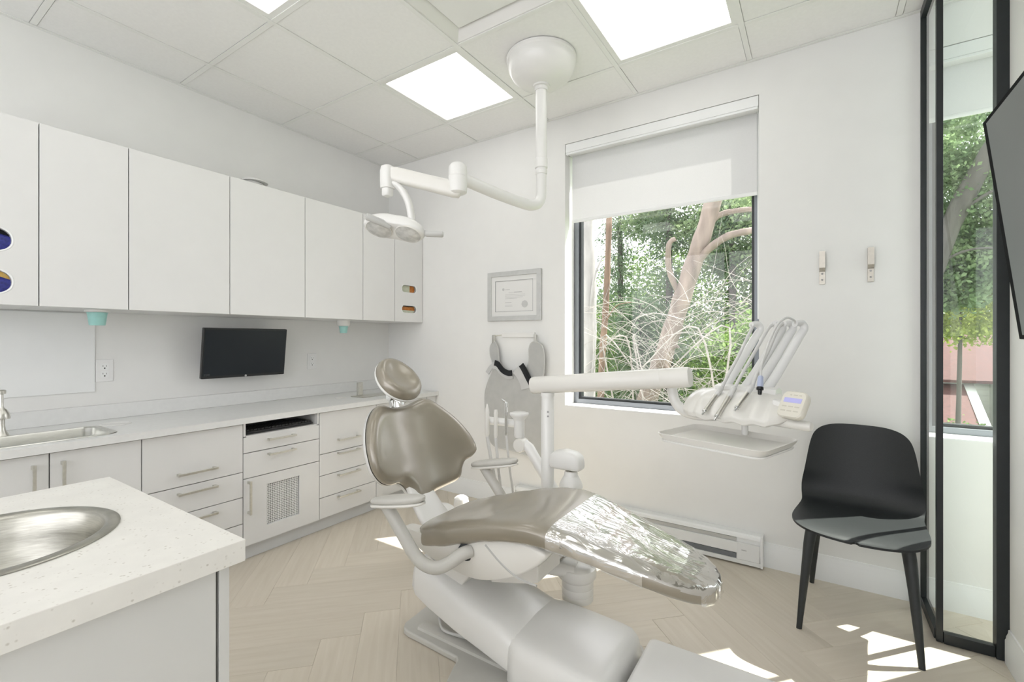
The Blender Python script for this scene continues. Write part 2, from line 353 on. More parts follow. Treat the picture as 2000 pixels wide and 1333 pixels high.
# ceiling: slab above, lay-in tiles and exposed grid below it
b = MB(); b.box(-3.3, 2.4, -2.1, 3.0, 2.80, 2.9); ceil = struct(b.build('ceiling', 'dark', loc=(0, 0, 0)))
PI_ = .6096; GX = [-1.507+PI_*k for k in range(-2, 7)]; GY = [1.792+PI_*k for k in range(-6, 2)]
xs = [XL]+[x for x in GX if XL+.05 < x < 2.28]+[2.3]; ys = [-2.0]+[y for y in GY if y > -1.95]+[YB]
LIGHTS = [(-1.507-PI_, 1.792), (-.897-.0004, 1.792), (-1.507-PI_, 1.792-2*PI_), (-.897, 1.792-2*PI_), (-1.507-PI_, 1.792-4*PI_), (-.897, 1.792-4*PI_), (-.897+3*PI_, 1.792-PI_)]  # panels out of view are additions that brighten the room
VENT = (-1.507, 1.792-PI_); CAN = (-1.203, 2.112)
def near(a, c): return abs(a-c) < .02
for i in range(len(xs)-1):
    for j in range(len(ys)-1):
        x0, x1, y0, y1 = xs[i], xs[i+1], ys[j], ys[j+1]
        if any(near(x0, lx) and near(y0, ly) for lx, ly in LIGHTS) or (near(x0, VENT[0]) and near(y0, VENT[1])): continue
        g = .0045
        mb = MB(); A = lambda d, z: [(x0+d, y0+d, z), (x1-d, y0+d, z), (x1-d, y1-d, z), (x0+d, y1-d, z)]
        mb.rings([A(g, 2.69), A(g, 2.6735), A(.0135, 2.6735), A(.0145, 2.670)]); mb.build('ceiling_tile', 'ceil', ceil)
hw = .012
for x in xs[1:-1]:
    mb = MB(); mb.box(x-hw, x+hw, ys[0]+.026, YB-.026, ZC, ZC+.004); mb.box(x-.002, x+.002, ys[0]+.026, YB-.026, ZC+.004, ZC+.04); mb.build('grid_runner', 'tee', ceil)
for y in ys[1:-1]:
    for i in range(len(xs)-1):
        xa = xs[i]+(hw+.0006 if i else .026); xb = xs[i+1]-(hw+.0006 if i < len(xs)-2 else .026)
        mb = MB(); mb.box(xa, xb, y-hw, y+hw, ZC+.0005, ZC+.004); mb.build('grid_cross_piece', 'tee', ceil)
for x0, x1, y0, y1 in ((XL, 2.3, YB-.022, YB-.0005), (XL+.0005, XL+.022, -2, YB-.023), (XR-.022, XR-.0005, -.55, 2.41), (XL+.023, XR-.023, -2+.0005, -1.978)):
    mb = MB(); mb.box(x0, x1, y0, y1, ZC-.001, ZC+.002); mb.build('wall_angle', 'tee', ceil)
lab = ['flat square ceiling light panel left of the round white lamp canopy', 'flat square ceiling light panel at the top right of the lamp canopy',
       'square ceiling light panel cut by the top edge, toward the left', 'added unseen square ceiling light panel above and behind the camera on the right',
       'added unseen square ceiling light panel at the far back of the room on the left', 'added unseen square ceiling light panel at the far back of the room on the right', 'added unseen square ceiling light panel in the next room']
for (lx, ly), lb in zip(LIGHTS, lab):
    t = thing('ceiling_light', lb, 'ceiling light', (lx+PI_/2, ly+PI_/2, ZC+.005), 'recessed ceiling light panels')
    x0, x1, y0, y1 = lx+.006, lx+PI_-.006, ly+.006, ly+PI_-.006
    A = lambda d, z: [(x0+d, y0+d, z), (x1-d, y0+d, z), (x1-d, y1-d, z), (x0+d, y1-d, z)]
    mb = MB(); mb.rings([A(0, 2.70), A(0, 2.6715), A(.032, 2.6715), A(.034, 2.678), A(.034, 2.70)], False, False); mb.build('light_frame', 'tee', t)
    mb = MB(); mb.box(x0+.034, x1-.034, y0+.034, y1-.034, 2.676, 2.682); mb.build('diffuser', 'emit', t)
t = thing('ceiling_vent', 'white square recessed air diffuser in the ceiling beside the lamp canopy', 'vent', (VENT[0]+PI_/2, VENT[1]+PI_/2, ZC+.004))
x0, x1, y0, y1 = VENT[0]+.006, VENT[0]+PI_-.006, VENT[1]+.006, VENT[1]+PI_-.006
A = lambda d, z: [(x0+d, y0+d, z), (x1-d, y0+d, z), (x1-d, y1-d, z), (x0+d, y1-d, z)]
mb = MB(); mb.rings([A(0, 2.70), A(0, 2.6715), A(.012, 2.6715), A(.055, 2.712), A(.055, 2.716)], False, False); mb.build('vent_frame', M['plast'], t)
mb = MB(); mb.rings([A(.062, 2.708), A(.060, 2.700), A(.064, 2.698)]); mb.build('vent_plate', 'tee', t)
mb = MB(); mb.box(x0+.05, x1-.05, y0+.05, y1-.05, 2.718, 2.722); mb.build('vent_back', 'grey', t)

# ------------------------------------------------------------------ windows, blinds
def window(nm, w):
    x0, x1, z0, z1 = w
    fr = lambda d, ya, yb, wd: MB().plate([(x0+d, z0+d), (x1-d, z0+d), (x1-d, z1-d), (x0+d, z1-d)], [[(x0+d+wd, z0+d+wd), (x1-d-wd, z0+d+wd), (x1-d-wd, z1-d-wd), (x0+d+wd, z1-d-wd)]], lambda u, v, k: (u, ya+k, v), yb-ya)
    o = struct(fr(.001, 2.885, 2.955, .034).build(nm, 'alu', loc=(0, 0, 0), bevel=.002))
    fr(.035, 2.900, 2.940, .014).build('sash_bead', 'frame', o)
    mb = MB(); mb.box(x0+.05, x1-.05, 2.918, 2.922, z0+.05, z1-.05); mb.build('window_pane', 'glass', o)
    mb = MB(); mb.box(x0+.001, x1-.001, YB+.001, 2.8845, z0, z0+.006); mb.build('window_sill', 'trim', o)
window('window_1', W1); window('window_2', W2)
def fill_window(nm, w, fn, cuts):
    a0, a1, z0, z1 = w; holes = []; ed = [a0]+cuts+[a1]
    for p, q in zip(ed, ed[1:]): holes.append([(p+.03, z0+.04), (q-.03, z0+.04), (q-.03, z1-.04), (p+.03, z1-.04)])
    o = struct(MB().plate([(a0+.001, z0+.001), (a1-.001, z0+.001), (a1-.001, z1-.001), (a0+.001, z1-.001)], holes, lambda u, v, d: fn(u, v, .03+d), .05).build(nm, 'alu', loc=(0, 0, 0)))
    for h in holes:
        MB().plate(h, [], lambda u, v, d: fn(u, v, .052+d), .004).build('window_pane', 'glass', o)
fill_window('fill_window_front', W3, lambda u, v, d: (u, -2.1+d, v), [-1.15, .40]); fill_window('fill_window_side', W4, lambda u, v, d: (2.3+d, u, v), [-.4, 1.0])
def blind(w, zb, label):
    x0, x1 = w[0]+.002, w[1]-.002
    t = thing('roller_blind', label, 'blind', ((x0+x1)/2, 2.80, 2.483), 'white roller blinds')
    mb = MB(); mb.box(x0, x1, YB+.002, YB+.10, 2.426, 2.483); mb.build('cassette', 'trim', t, bevel=.003)
    mb = MB(); mb.box(x0+.004, x1-.004, YB+.0005, YB+.02, 2.412, 2.425); mb.build('cassette_lip', 'trim', t, bevel=.002)
    mb = MB(); X0, X1 = x0+.012, x1-.014; nz = 12
    mb.v = [(x, 2.832+.002*math.sin(k*.9)*0, zb+.02+(2.43-zb-.02)*k/nz) for k in range(nz+1) for x in (X0, X1)]
    mb.f = [(2*k, 2*k+1, 2*k+3, 2*k+2) for k in range(nz)]; mb.build('blind_fabric', 'blind', t)
    mb = MB(); mb.tube([(X0, 2.832, zb+.012), (X1, 2.832, zb+.012)], .011, 10, flat=.5, up=(0, 1, 0)); mb.build('hem_bar', 'trim', t, smooth=40)
    mb = MB(); mb.tube([(x1-.007, 2.80, 2.42), (x1-.007, 2.80, 1.30)], .0022, 6); mb.tube([(x1-.007, 2.83, 2.42), (x1-.007, 2.83, 1.30)], .0022, 6); mb.build('bead_chain', 'trim', t)
blind(W1, 1.975, 'white roller blind half lowered over the large window')
blind(W2, 2.185, 'white roller blind seen through the black framed glass at right')

# ------------------------------------------------------------------ glass partition at right
t = thing('glass_partition', 'black framed glass corner screen between the black chair and the right wall', 'partition', (.41, 2.44, 0))
H0, H1 = .002, 2.664
for nm, x0, x1, y0, y1, z0, z1 in (('wall_post', .396, .424, 2.7225, 2.7355, H0, H1), ('corner_post', .400, .420, 2.430, 2.450, H0, H1), ('wide_post', .564, .612, 2.416, 2.462, H0, H1),
        ('bottom_rail', .396, .424, 2.451, 2.7215, H0, .042), ('bottom_rail', .421, .563, 2.425, 2.455, H0, .042), ('top_rail', .396, .424, 2.451, 2.7215, 2.625, H1), ('top_rail', .421, .563, 2.425, 2.455, 2.625, H1)):
    mb = MB(); mb.box(x0, x1, y0, y1, z0, z1); mb.build(nm, 'frame', t, bevel=.0015)
mb = MB(); mb.box(.406, .414, 2.451, 2.7215, .042, 2.625); mb.build('glass_pane', 'pglass', t)
mb = MB(); mb.box(.421, .563, 2.436, 2.444, .042, 2.625); mb.build('glass_pane', 'pglass', t)

# ------------------------------------------------------------------ cabinetry on the left wall
def bar_handle(par, p, axis, L):
    """nickel bar pull standing off +X at p (centre), along 'y' or 'z'"""
    x, y, z = p; mb = MB(); h = L/2
    if axis == 'y':
        mb.box(x+.024, x+.032, y-h, y+h, z-.0055, z+.0055)
        for s in (-1, 1): mb.box(x, x+.026, y+s*(h-.010)-.007, y+s*(h-.010)+.007, z-.0055, z+.0055)
    else:
        mb.box(x+.024, x+.032, y-.0055, y+.0055, z-h, z+h)
        for s in (-1, 1): mb.box(x, x+.026, y-.0055, y+.0055, z+s*(h-.010)-.007, z+s*(h-.010)+.007)
    return mb.build('handle', 'nickel', par, bevel=.0015)
UF = -2.678; UZ0, UZ1 = 1.328, 2.085
def upper(y0, y1, label, holes=None):
    t = thing('wall_cabinet', label, 'cabinet', (-2.87, (y0+y1)/2, UZ0), 'white wall cabinets')
    g = .0019; xb = XL+.003; xf = UF-.022
    mb = MB()
    mb.box(xb, xf, y0+g, y0+g+.016, UZ0, UZ1); mb.box(xb, xf, y1-g-.016, y1-g, UZ0, UZ1)
    mb.box(xb, xf, y0+g+.016, y1-g-.016, UZ0, UZ0+.016); mb.box(xb, xf, y0+g+.016, y1-g-.016, UZ1-.016, UZ1); mb.box(xb, xb+.012, y0+g+.016, y1-g-.016, UZ0+.016, UZ1-.016)
    mb.build('carcass', 'cab', t)
    if holes:
        mb = MB(); mb.plate([(y0+g, UZ0), (y1-g, UZ0), (y1-g, UZ1), (y0+g, UZ1)], [h for h in holes], lambda u, v, d: (UF-.018+d, u, v), .018)
        d = mb.build('door', 'cab', t)
        for h in holes:
            cy = sum(p[0] for p in h)/len(h); cz = sum(p[1] for p in h)/len(h)
            sc = lambda k: [(cy+(p[0]-cy)*k, cz+(p[1]-cz)*k) for p in h]
            R = [[(UF+xx, p[0], p[1]) for p in sc(k)] for xx, k in ((-.018, 1.0), (.0, 1.0), (.0015, 1.04), (.0015, 1.10), (.0001, 1.13))]
            MB().rings(R, False, False).build('opening_rim', 'trim', d, smooth=40)
    else:
        mb = MB(); mb.box(UF-.018, UF, y0+g, y1-g, UZ0, UZ1); mb.build('door', 'cab', t, bevel=.001)
    return t
oval = lambda cy, cz, ry, rz, n=28: [(cy+ry*math.copysign(abs(math.cos(2*PI*i/n))**.9, math.cos(2*PI*i/n)), cz+rz*math.copysign(abs(math.sin(2*PI*i/n))**.9, math.sin(2*PI*i/n))) for i in range(n)]
upper(.232, .518, 'white wall cabinet with two large oval openings at the left edge', [oval(.385, 1.585, .056, .046), oval(.385, 1.418, .056, .046)])
upper(.518, .816, 'narrow plain white wall cabinet next to the one with large oval openings')
upper(.816, 1.262, 'wide plain white wall cabinet left of the small round device')
upper(1.262, 1.708, 'wide plain white wall cabinet under the small round device, above the monitor')
upper(1.708, 2.152, 'plain white wall cabinet above the teal cup nearest the corner')
upper(2.152, 2.447, 'narrow plain white wall cabinet left of the one with small pill openings')
upper(2.447, 2.747, 'white wall cabinet with two small pill openings in the corner', [rrect(2.521, 2.672, 1.560, 1.614, .0265), rrect(2.521, 2.672, 1.400, 1.454, .0265)])
# boxes seen through the openings
def small_box(y0, y1, z0, z1, m1, m2, label, grp, cat='box', gl=False, strip=False):
    t = thing('glove_box' if gl else 'supply_box', label, cat, (-2.80, (y0+y1)/2, z0), grp)
    mb = MB(); mb.box(-2.86, -2.7005, y0, y1, z0, z1); mb.build('carton', m1, t, bevel=.002)
    if gl:
        mb = MB(); pts = []
        n = 14
        R = []
        for k in range(5):
            f = k/4; R.append([(-2.7005+.012*math.sin(f*PI/2), (y0+y1)/2+(y1-y0)*.42*math.cos(2*PI*j/n)*math.cos(f*PI/2*.98)*(1+.12*math.sin(j*3+k)), (z0+z1)/2-.012+(z1-z0)*.28*math.sin(2*PI*j/n)*math.cos(f*PI/2*.98)*(1+.2*math.cos(j*2+k))) for j in range(n)])
        mb.rings(R); mb.build('gloves', 'blue', t, smooth=60)
    else:
        mb = MB(); a = y0+(y1-y0)*.12
        if strip: mb.box(-2.7004, -2.6992, a, y1, z1-.03, z1-.002)
        else: mb.box(-2.7004, -2.6992, y0+(y1-y0)*.62, y1, z0, z1-.012)
        mb.build('printed_band', m2, t)
small_box(.255, .500, 1.520, 1.650, 'velcro', 'blue', 'dark carton with blue gloves behind the upper large oval opening', 'cartons behind the oval openings', gl=True)
small_box(.255, .500, 1.345, 1.478, 'yel', 'blue', 'yellow striped carton with blue gloves behind the lower large oval opening', 'cartons behind the oval openings', gl=True)
small_box(2.475, 2.715, 1.535, 1.640, 'cream', 'org', 'cream and orange carton behind the upper small pill opening', 'cartons behind the pill openings')
small_box(2.475, 2.715, 1.348, 1.4500, 'cream', 'org', 'cream carton with orange top band behind the lower small pill opening', 'cartons behind the pill openings', strip=True)
# device on top of the wall cabinets
t = thing('round_device', 'small white round device on top of the wall cabinets', 'sensor', (-2.85, 1.475, UZ1))
MB().lathe([(.050, 0), (.058, .004), (.060, .045), (.052, .055)], (-2.85, 1.475, UZ1+.0005), n=32).build('base', 'grey', t, smooth=40)
MB().lathe([(.052, .0555), (.072, .058), (.074, .066), (.060, .073), (.02, .076)], (-2.85, 1.485, UZ1+.0005), n=32).build('cap', 'plast', t, smooth=40)

# base cabinets
BF = -2.530; BT = .742; BZ0 = .085
def base(y0, y1, label, fronts, niche=None):
    t = thing('base_cabinet', label, 'cabinet', (-2.80, (y0+y1)/2, 0), 'white base cabinets'); xb = XL+.003; xf = BF-.022; g = .0019
    mb = MB(); mb.box(xb, xf, y0+g, y0+.017, BZ0, BT); mb.box(xb, xf, y1-.017, y1-g, BZ0, BT); mb.box(xb, xf, y0+.017, y1-.017, BZ0, BZ0+.016); mb.box(xb, xb+.012, y0+.017, y1-.017, BZ0+.016, BT)
    if niche:
        mb.box(xb, xf+.02, y0+.017, y1-.017, niche-.014, niche)
        mb.box(xf, xf+.02, y0+g, y0+.014, niche-.002, BT); mb.box(xf, xf+.02, y1-.014, y1-g, niche-.002, BT)
    mb.build('carcass', 'cab', t)
    mb = MB(); mb.box(-2.615, -2.573, y0, y1, .001, BZ0); mb.build('plinth', 'toe', t)
    for fr in fronts:
        kind, a, c, z0, z1, h = fr[:6]
        mb = MB()
        if kind == 'grille':
            ga, gb, gz0, gz1 = fr[6]
            mb.plate([(a+g, z0+g), (c-g, z0+g), (c-g, z1-g), (a+g, z1-g)], [[(ga, gz0), (gb, gz0), (gb, gz1), (ga, gz1)]], lambda u, v, d: (BF-.018+d, u, v), .018)
            d = mb.build('door', 'cab', t)
            q = MB(); cs = .0034; nu = int((gb-ga)/cs); nv = int((gz1-gz0)/cs); xg = BF-.0105
            for i in range(nu):
                for j in range(nv):
                    ii, jj = i % 6, j % 6
                    op = (jj == 1 and ii in (0, 1, 2)) or (ii == 4 and jj in (0, 1, 2)) or (jj == 4 and ii in (3, 4, 5)) or (ii == 1 and jj in (3, 4, 5))
                    if not op:
                        q.add([(xg, ga+i*cs, gz0+j*cs), (xg, ga+(i+1)*cs, gz0+j*cs), (xg, ga+(i+1)*cs, gz0+(j+1)*cs), (xg, ga+i*cs, gz0+(j+1)*cs)], [(0, 1, 2, 3)])
            gr = q.build('grille', 'trim', d); struct(gr, 'stuff')
            q = MB(); q.box(BF-.019, BF-.016, ga-.01, gb+.01, gz0-.01, gz1+.01); q.build('grille_backing', 'dark', d)
        else:
            mb.box(BF-.018, BF, a+g, c-g, z0+g, z1-g); d = mb.build('door' if kind == 'door' else 'drawer', 'cab', t, bevel=.001)
        if h: bar_handle(d, (BF, h[1], h[2]), h[0], h[3])
    return t
T3 = BT-.002
base(.22, .818, 'white sink base cabinet with two doors under the steel sink', [('door', .22, .519, BZ0, T3, ('z', .472, .622, .165)), ('door', .519, .818, BZ0, T3, ('z', .556, .622, .165))])
base(.818, 1.258, 'white drawer base cabinet right of the sink cabinet', [('drawer', .818, 1.258, .485, T3, ('y', 1.038, .545, .175)), ('drawer', .818, 1.258, .352, .485, ('y', 1.038, .452, .175)), ('drawer', .818, 1.258, .212, .352, ('y', 1.038, .318, .175)), ('drawer', .818, 1.258, BZ0, .212, None)])
base(1.258, 1.708, 'white base cabinet with open keyboard shelf and patterned grille door', [('drawer', 1.258, 1.708, .582, .668, ('y', 1.464, .638, .16)), ('drawer', 1.258, 1.708, .446, .582, ('y', 1.464, .556, .16)), ('grille', 1.258, 1.708, BZ0, .446, ('z', 1.284, .345, .18), (1.386, 1.578, .163, .390))], niche=.674)
base(1.708, 2.145, 'white four drawer base cabinet behind the dental chair backrest', [('drawer', 1.708, 2.145, .482, T3, ('y', 1.912, .553, .165)), ('drawer', 1.708, 2.145, .350, .482, ('y', 1.912, .468, .165)), ('drawer', 1.708, 2.145, .214, .350, ('y', 1.912, .330, .165)), ('drawer', 1.708, 2.145, BZ0, .214, ('y', 1.912, .192, .165))])
base(2.145, 2.747, 'white corner base cabinet hidden behind the headrest', [('door', 2.145, 2.640, BZ0, T3, None), ('panel', 2.640, 2.747, BZ0, T3, None)])
t = thing('keyboard', 'black computer keyboard on the open shelf under the worktop', 'keyboard', (-2.62, 1.47, .674))
mb = MB(); mb.box(-2.70, -2.555, 1.285, 1.675, .6755, .690); mb.build('key_base', 'bezel', t, bevel=.003)
mb = MB()
for r in range(6):
    for c in range(19): mb.box(-2.695+r*.023, -2.677+r*.023, 1.292+c*.0199, 1.308+c*.0199, .6905, .699)
struct(mb.build('keys', 'bezel', t), 'stuff')
# worktop with sink cut-out and cable hole rings
SK = (-2.865, -2.585, .10, .742)
mb = MB(); mb.plate([(XL+.002, .05), (-2.505, .05), (-2.505, 2.748), (XL+.002, 2.748)], [rrect(*SK, .05)], lambda u, v, d: (u, v, .744+d), .031)
wt = thing('worktop', 'long pale laminate worktop along the left wall', 'countertop', (-2.8, 1.4, .744))
mb.build('top_slab', 'lam', wt)
mb = MB(); mb.box(XL+.002, XL+.020, .05, 2.748, .7755, .852); mb.build('backsplash', 'lam', wt, bevel=.001)
mb = MB(); mb.box(-2.507, -2.503, .05, 2.748, .7738, .7752)
t = thing('inset_sink', 'rectangular stainless inset sink in the left worktop', 'sink', (-2.725, .42, .62))
A = lambda d, z, r: [(x, y, z) for x, y in rrect(SK[0]+d, SK[1]-d, SK[2]+d, SK[3]-d, r)]
mb = MB(); mb.rings([A(-.016, .7758, .06), A(-.014, .7785, .06), A(.004, .7785, .045), A(.008, .774, .042), A(.012, .64, .04), A(.03, .622, .03)], False, True); mb.build('basin', 'steel', t, smooth=40)
MB().lathe([(.001, .6235), (.03, .6235), (.034, .6225)], (-2.725, .42, .001)).build('drain', 'nickel', t, smooth=40)
# faucet
t = thing('faucet', 'brushed nickel bell shaped faucet behind the inset sink at the left edge', 'faucet', (-2.9, .447, .776))
# stands on the sink deck
MB().lathe([(.024, .7786), (.022, .784), (.014, .80), (.011, .82), (.011, .853)], (-2.9+.0, .447, .0), n=20).build('faucet_base', 'nickel', t, smooth=40)
MB().lathe([(.010, .851), (.027, .850), (.0275, .854), (.025, .872), (.018, .888), (.009, .896), (.007, .905), (.0065, .955)], (-2.9, .447, 0), n=24).build('bell_cap', 'nickel', t, smooth=40)
MB().lathe([(.008, .9555), (.014, .957), (.0145, .970), (.010, .974)], (-2.9, .447, 0), n=20).build('knob', 'nickel', t, smooth=40)
tag(MB().lathe([(.062, 0), (.062, .0012), (.052, .0035), (.048, .0015), (.001, .0015)], (-2.86, .82, .7755), n=36).build('waste_ring', 'plast', smooth=30), 'flat white ring set into the worktop right of the inset sink', 'grommet')
tag(MB().lathe([(.040, 0), (.040, .001), (.034, .003), (.031, .0012), (.001, .0012)], (-2.80, 2.06, .7755), n=36).build('cable_ring', 'plast', smooth=30), 'small flat ring in the worktop left of the headrest', 'grommet')
t = thing('steel_stand', 'small steel stand on the worktop behind the headrest', 'stand', (-2.72, 2.28, .7755))
mb = MB(); mb.box(-2.80, -2.66, 2.14, 2.42, .776, .780); mb.build('base_plate', 'nickel', t, bevel=.001)
mb = MB(); mb.box(-2.79, -2.77, 2.185, 2.225, .7805, .875); mb.build('upright', 'nickel', t, bevel=.001)
tag(MB().box(XL+.001, XL+.007, .06, .800, .922, 1.322).build('splash_panel', 'trim', bevel=.001), 'large glossy white splash panel on the wall above the inset sink', 'wall panel')

# outlets
def outlet(y, z, label):
    t = thing('power_outlet', label, 'outlet', (XL, y, z-.058), 'white power outlets')
    mb = MB(); mb.box(XL+.0005, XL+.006, y-.036, y+.036, z-.058, z+.058); mb.build('cover_plate', 'outlet', t, bevel=.002)
    for s in (-1, 1):
        MB().plate(rrect(y-.017, y+.017, z+s*.020-.0165, z+s*.020+.0165, .008), [], lambda u, v, d: (XL+.0061+d, u, v), .002).build('receptacle', 'trim', t)
        mb = MB()
        for dy, w_, h_ in ((-.007, .002, .008), (.007, .002, .007)): mb.box(XL+.0082, XL+.0084, y+dy-w_/2, y+dy+w_/2, z+s*.020, z+s*.020+h_)
        mb.box(XL+.0082, XL+.0084, y-.003, y+.003, z+s*.020-.011, z+s*.020-.005); mb.build('slots', 'dark', t)
outlet(.838, 1.028, 'white wall outlet left of the monitor above the worktop')
outlet(2.020, 1.030, 'white wall outlet between the monitor and the headrest')
# cup dispensers
def cups(y, x, label, s, holder):
    t = thing('cup_dispenser', label, 'cup dispenser', (x, y, UZ0-.001), 'teal cups under the wall cabinets')
    z = UZ0-.0005
    if holder: MB().lathe([(.045, 0), (.045, -.028), (.040, -.040), (.030, -.042)], (x, y, z), n=28).build('holder', 'plast', t, smooth=40); z2 = z-.0425
    else: MB().lathe([(.046, 0), (.046, -.010), (.040, -.012)], (x, y, z), n=28).build('holder', 'plast', t, smooth=40); z2 = z-.0125
    MB().lathe([(.034*s, 0), (.034*s, -.003), (.032*s, -.004), (.026*s, -.050*s), (.024*s, -.052*s), (.001, -.052*s)], (x, y, z2), n=28).build('cup', 'teal', t, smooth=40)
cups(.735, -2.80, 'teal plastic cup upside under the cabinet at left, above the outlet', 1.15, False)
cups(2.125, -2.86, 'small teal cup in a white holder under the cabinets, right of the monitor', .95, True)

# wall monitor, tilted down
t = thing('wall_monitor', 'black flat monitor on a bracket above the keyboard shelf', 'monitor', (-2.96, 1.485, .955))
tl = math.radians(7); n_ = Vector((math.cos(tl), 0, -math.sin(tl))); u_ = Vector((0, 1, 0)); w_ = Vector((math.sin(tl), 0, math.cos(tl))); c_ = Vector((-2.955, 1.487, 1.108))
mb = MB(); mb.obox(c_, n_, u_, w_, .013, .249, .150); bz = mb.build('bezel', 'bezel', t, bevel=.004)
mb = MB(); mb.obox(c_+n_*.0135+w_*.004, n_, u_, w_, .0006, .242, .138); mb.build('screen', 'screen', t)
mb = MB(); mb.lathe([(.0065, 0), (.0065, .0008)], c_+n_*.0132-w_*.142, n_, 20); mb.build('round_logo', 'grey', t)
mb = MB(); mb.obox(c_+n_*.0137-w_*.126-u_*.222, n_, u_, w_, .0004, .016, .006); mb.build('sticker', 'ink', t)
mb = MB(); mb.obox(c_-n_*.03, n_, u_, w_, .016, .06, .06); mb.box(XL+.001, -2.99, 1.46, 1.51, 1.06, 1.16); mb.build('wall_bracket', 'bezel', t)

# ------------------------------------------------------------------ foreground island with round basin
t = thing('sink_island', 'pale quartz topped cabinet with round steel basin in the lower left foreground', 'counter', (-1.12, -.4, 0))
IZ = .858; BC = (-1.118, .155)
mb = MB(); mb.plate([(-1.425, -1.2), (-.79, -1.2), (-.79, .397), (-1.425, .397)], [circ(*BC, .152, 48)], lambda u, v, d: (u, v, IZ-.036+d), .036); mb.build('quartz_top', 'quartz', t, bevel=.0012)
mb = MB(); mb.box(-1.40, -.812, .3665, .382, .09, .8215); mb.build('end_panel', 'cab_shade', t, bevel=.001)
mb = MB(); mb.box(-1.40, -1.385, -1.19, .3660, .09, .8215); mb.box(-1.385, -.84, -1.19, .366, .09, .105); mb.box(-1.385, -.84, -1.19, -1.175, .105, .8215); mb.build('carcass', 'cabin', t)
mb = MB(); mb.box(-.830, -.812, -.32, .3615, .092, .8185); d = mb.build('door', 'cab_shade', t, bevel=.001); bar_handle(d, (-.812, -.27, .62), 'z', .17)
mb = MB(); mb.box(-.830, -.812, -1.17, -.324, .092, .8185); mb.build('door', 'cab_shade', t, bevel=.001)
mb = MB(); mb.box(-1.38, -.87, -1.17, .35, .001, .0895); mb.build('plinth', 'toe', t)
t = thing('round_basin', 'round brushed steel basin set into the quartz top in the foreground', 'sink', (*BC, .72))
MB().lathe([(.166, .8585), (.166, .8600), (.163, .8615), (.150, .8618), (.146, .8600), (.142, .853), (.136, .82), (.122, .775), (.095, .742), (.05, .727), (.02, .7265)], (*BC, 0), n=64, cap=False).build('bowl', 'basin', t, smooth=50)
MB().lathe([(.020, .7270), (.019, .7285), (.001, .7285)], (*BC, 0), n=24).build('drain', 'nickel', t, smooth=40)

# ------------------------------------------------------------------ things on the back wall
HX0, HX1 = -1.75, -.222
t = thing('baseboard_heater', 'long white electric baseboard heater under the large window', 'heater', ((HX0+HX1)/2, 2.70, .008))
yf = 2.686
mb = MB(); prof = [(YB-.001, .010), (yf, .010), (yf-.001, .030), (yf-.001, .031), (yf+.006, .034), (yf+.006, .060), (yf-.001, .064), (yf-.001, .118), (yf+.010, .121), (yf+.014, .140), (yf+.002, .144), (yf+.006, .158), (yf+.014, .166), (YB-.001, .166)]
mb.rings([[(x, y, z) for y, z in prof] for x in (HX0+.012, HX1-.012)]); mb.build('heater_body', 'trim', t, smooth=25)
for x in (HX0+.006, HX1-.006):
    mb = MB(); mb.box(x-.006, x+.006, yf-.004, YB-.001, .008, .168); mb.build('end_cap', 'trim', t, bevel=.002)
mb = MB(); mb.box(HX0+.20, HX1-.125, yf-.0005, yf+.005, .034, .060); mb.build('lower_vent_slot', M['alu'], t)
mb = MB(); mb.box(HX0+.20, HX1-.125, yf+.004, yf+.013, .122, .141); mb.build('upper_vent_slot', 'grey', t)
mb = MB(); mb.box(HX1-.120, HX1-.016, yf-.004, yf-.001, .033, .121); mb.build('junction_cover', 'trim', t, bevel=.001)
mb = MB(); mb.box(HX1-.10, HX1-.075, yf-.0046, yf-.0040, .082, .086); mb.build('maker_mark', 'ink2', t)

def hook(x, z0, z1, label):
    t = thing('wall_hook', label, 'hook', (x, YB-.002, z0), 'metal hooks on the wall')
    mb = MB(); mb.box(x-.012, x+.012, YB-.005, YB-.001, z0, z1); mb.build('hook_plate', 'brass', t, bevel=.001)
    mb = MB(); R = []
    for y, z in ((YB-.0052, z0+.062), (YB-.012, z0+.066), (YB-.020, z0+.080), (YB-.024, z1-.02), (YB-.025, z1)): R.append([(x-.012, y-.0012, z), (x+.012, y-.0012, z), (x+.012, y+.0012, z), (x-.012, y+.0012, z)])
    mb.rings(R); mb.build('prong', 'brass', t)
    for k in (.022, .052): MB().lathe([(.0045, 0), (.004, .002), (.001, .0022)], (x, YB-.005, z0+k), (0, -1, 0), 14).build('screw', 'ink', t)
hook(.031, 1.462, 1.622, 'left of the two flat metal wall hooks above the black chair')
hook(.221, 1.462, 1.622, 'right of the two flat metal wall hooks, nearer the black glass frame')

# framed certificate
cx0, cx1, cz0, cz1 = -2.010, -1.560, 1.322, 1.676
t = thing('framed_certificate', 'silver framed certificate on the wall above the hanging grey apron', 'picture frame', ((cx0+cx1)/2, YB-.01, cz0))
fn = lambda u, v, d: (u, YB-.002-d, v)
rc = lambda d: [(cx0+d, cz0+d), (cx1-d, cz0+d), (cx1-d, cz1-d), (cx0+d, cz1-d)]
MB().plate(rc(0), [rc(.034)], fn, .018).build('picture_rail', 'silver', t, bevel=.003)
MB().plate(rc(.030), [rc(.066)], lambda u, v, d: (u, YB-.010-d, v), .002).build('mat_board', 'paper', t)
mb = MB(); mb.plate(rc(.0655), [rc(.068)], lambda u, v, d: (u, YB-.0102-d, v), .002); mb.build('inner_line', 'ink', t)
mb = MB(); mb.box(cx0+.06, cx1-.06, YB-.0085, YB-.0075, cz0+.06, cz1-.06); ps = mb.build('certificate_sheet', 'paper', t)
mb = MB(); L_ = lambda a, c, z, h=.0022: mb.box(cx0+a, cx0+c, YB-.0090, YB-.0088, cz1-z-h, cz1-z)
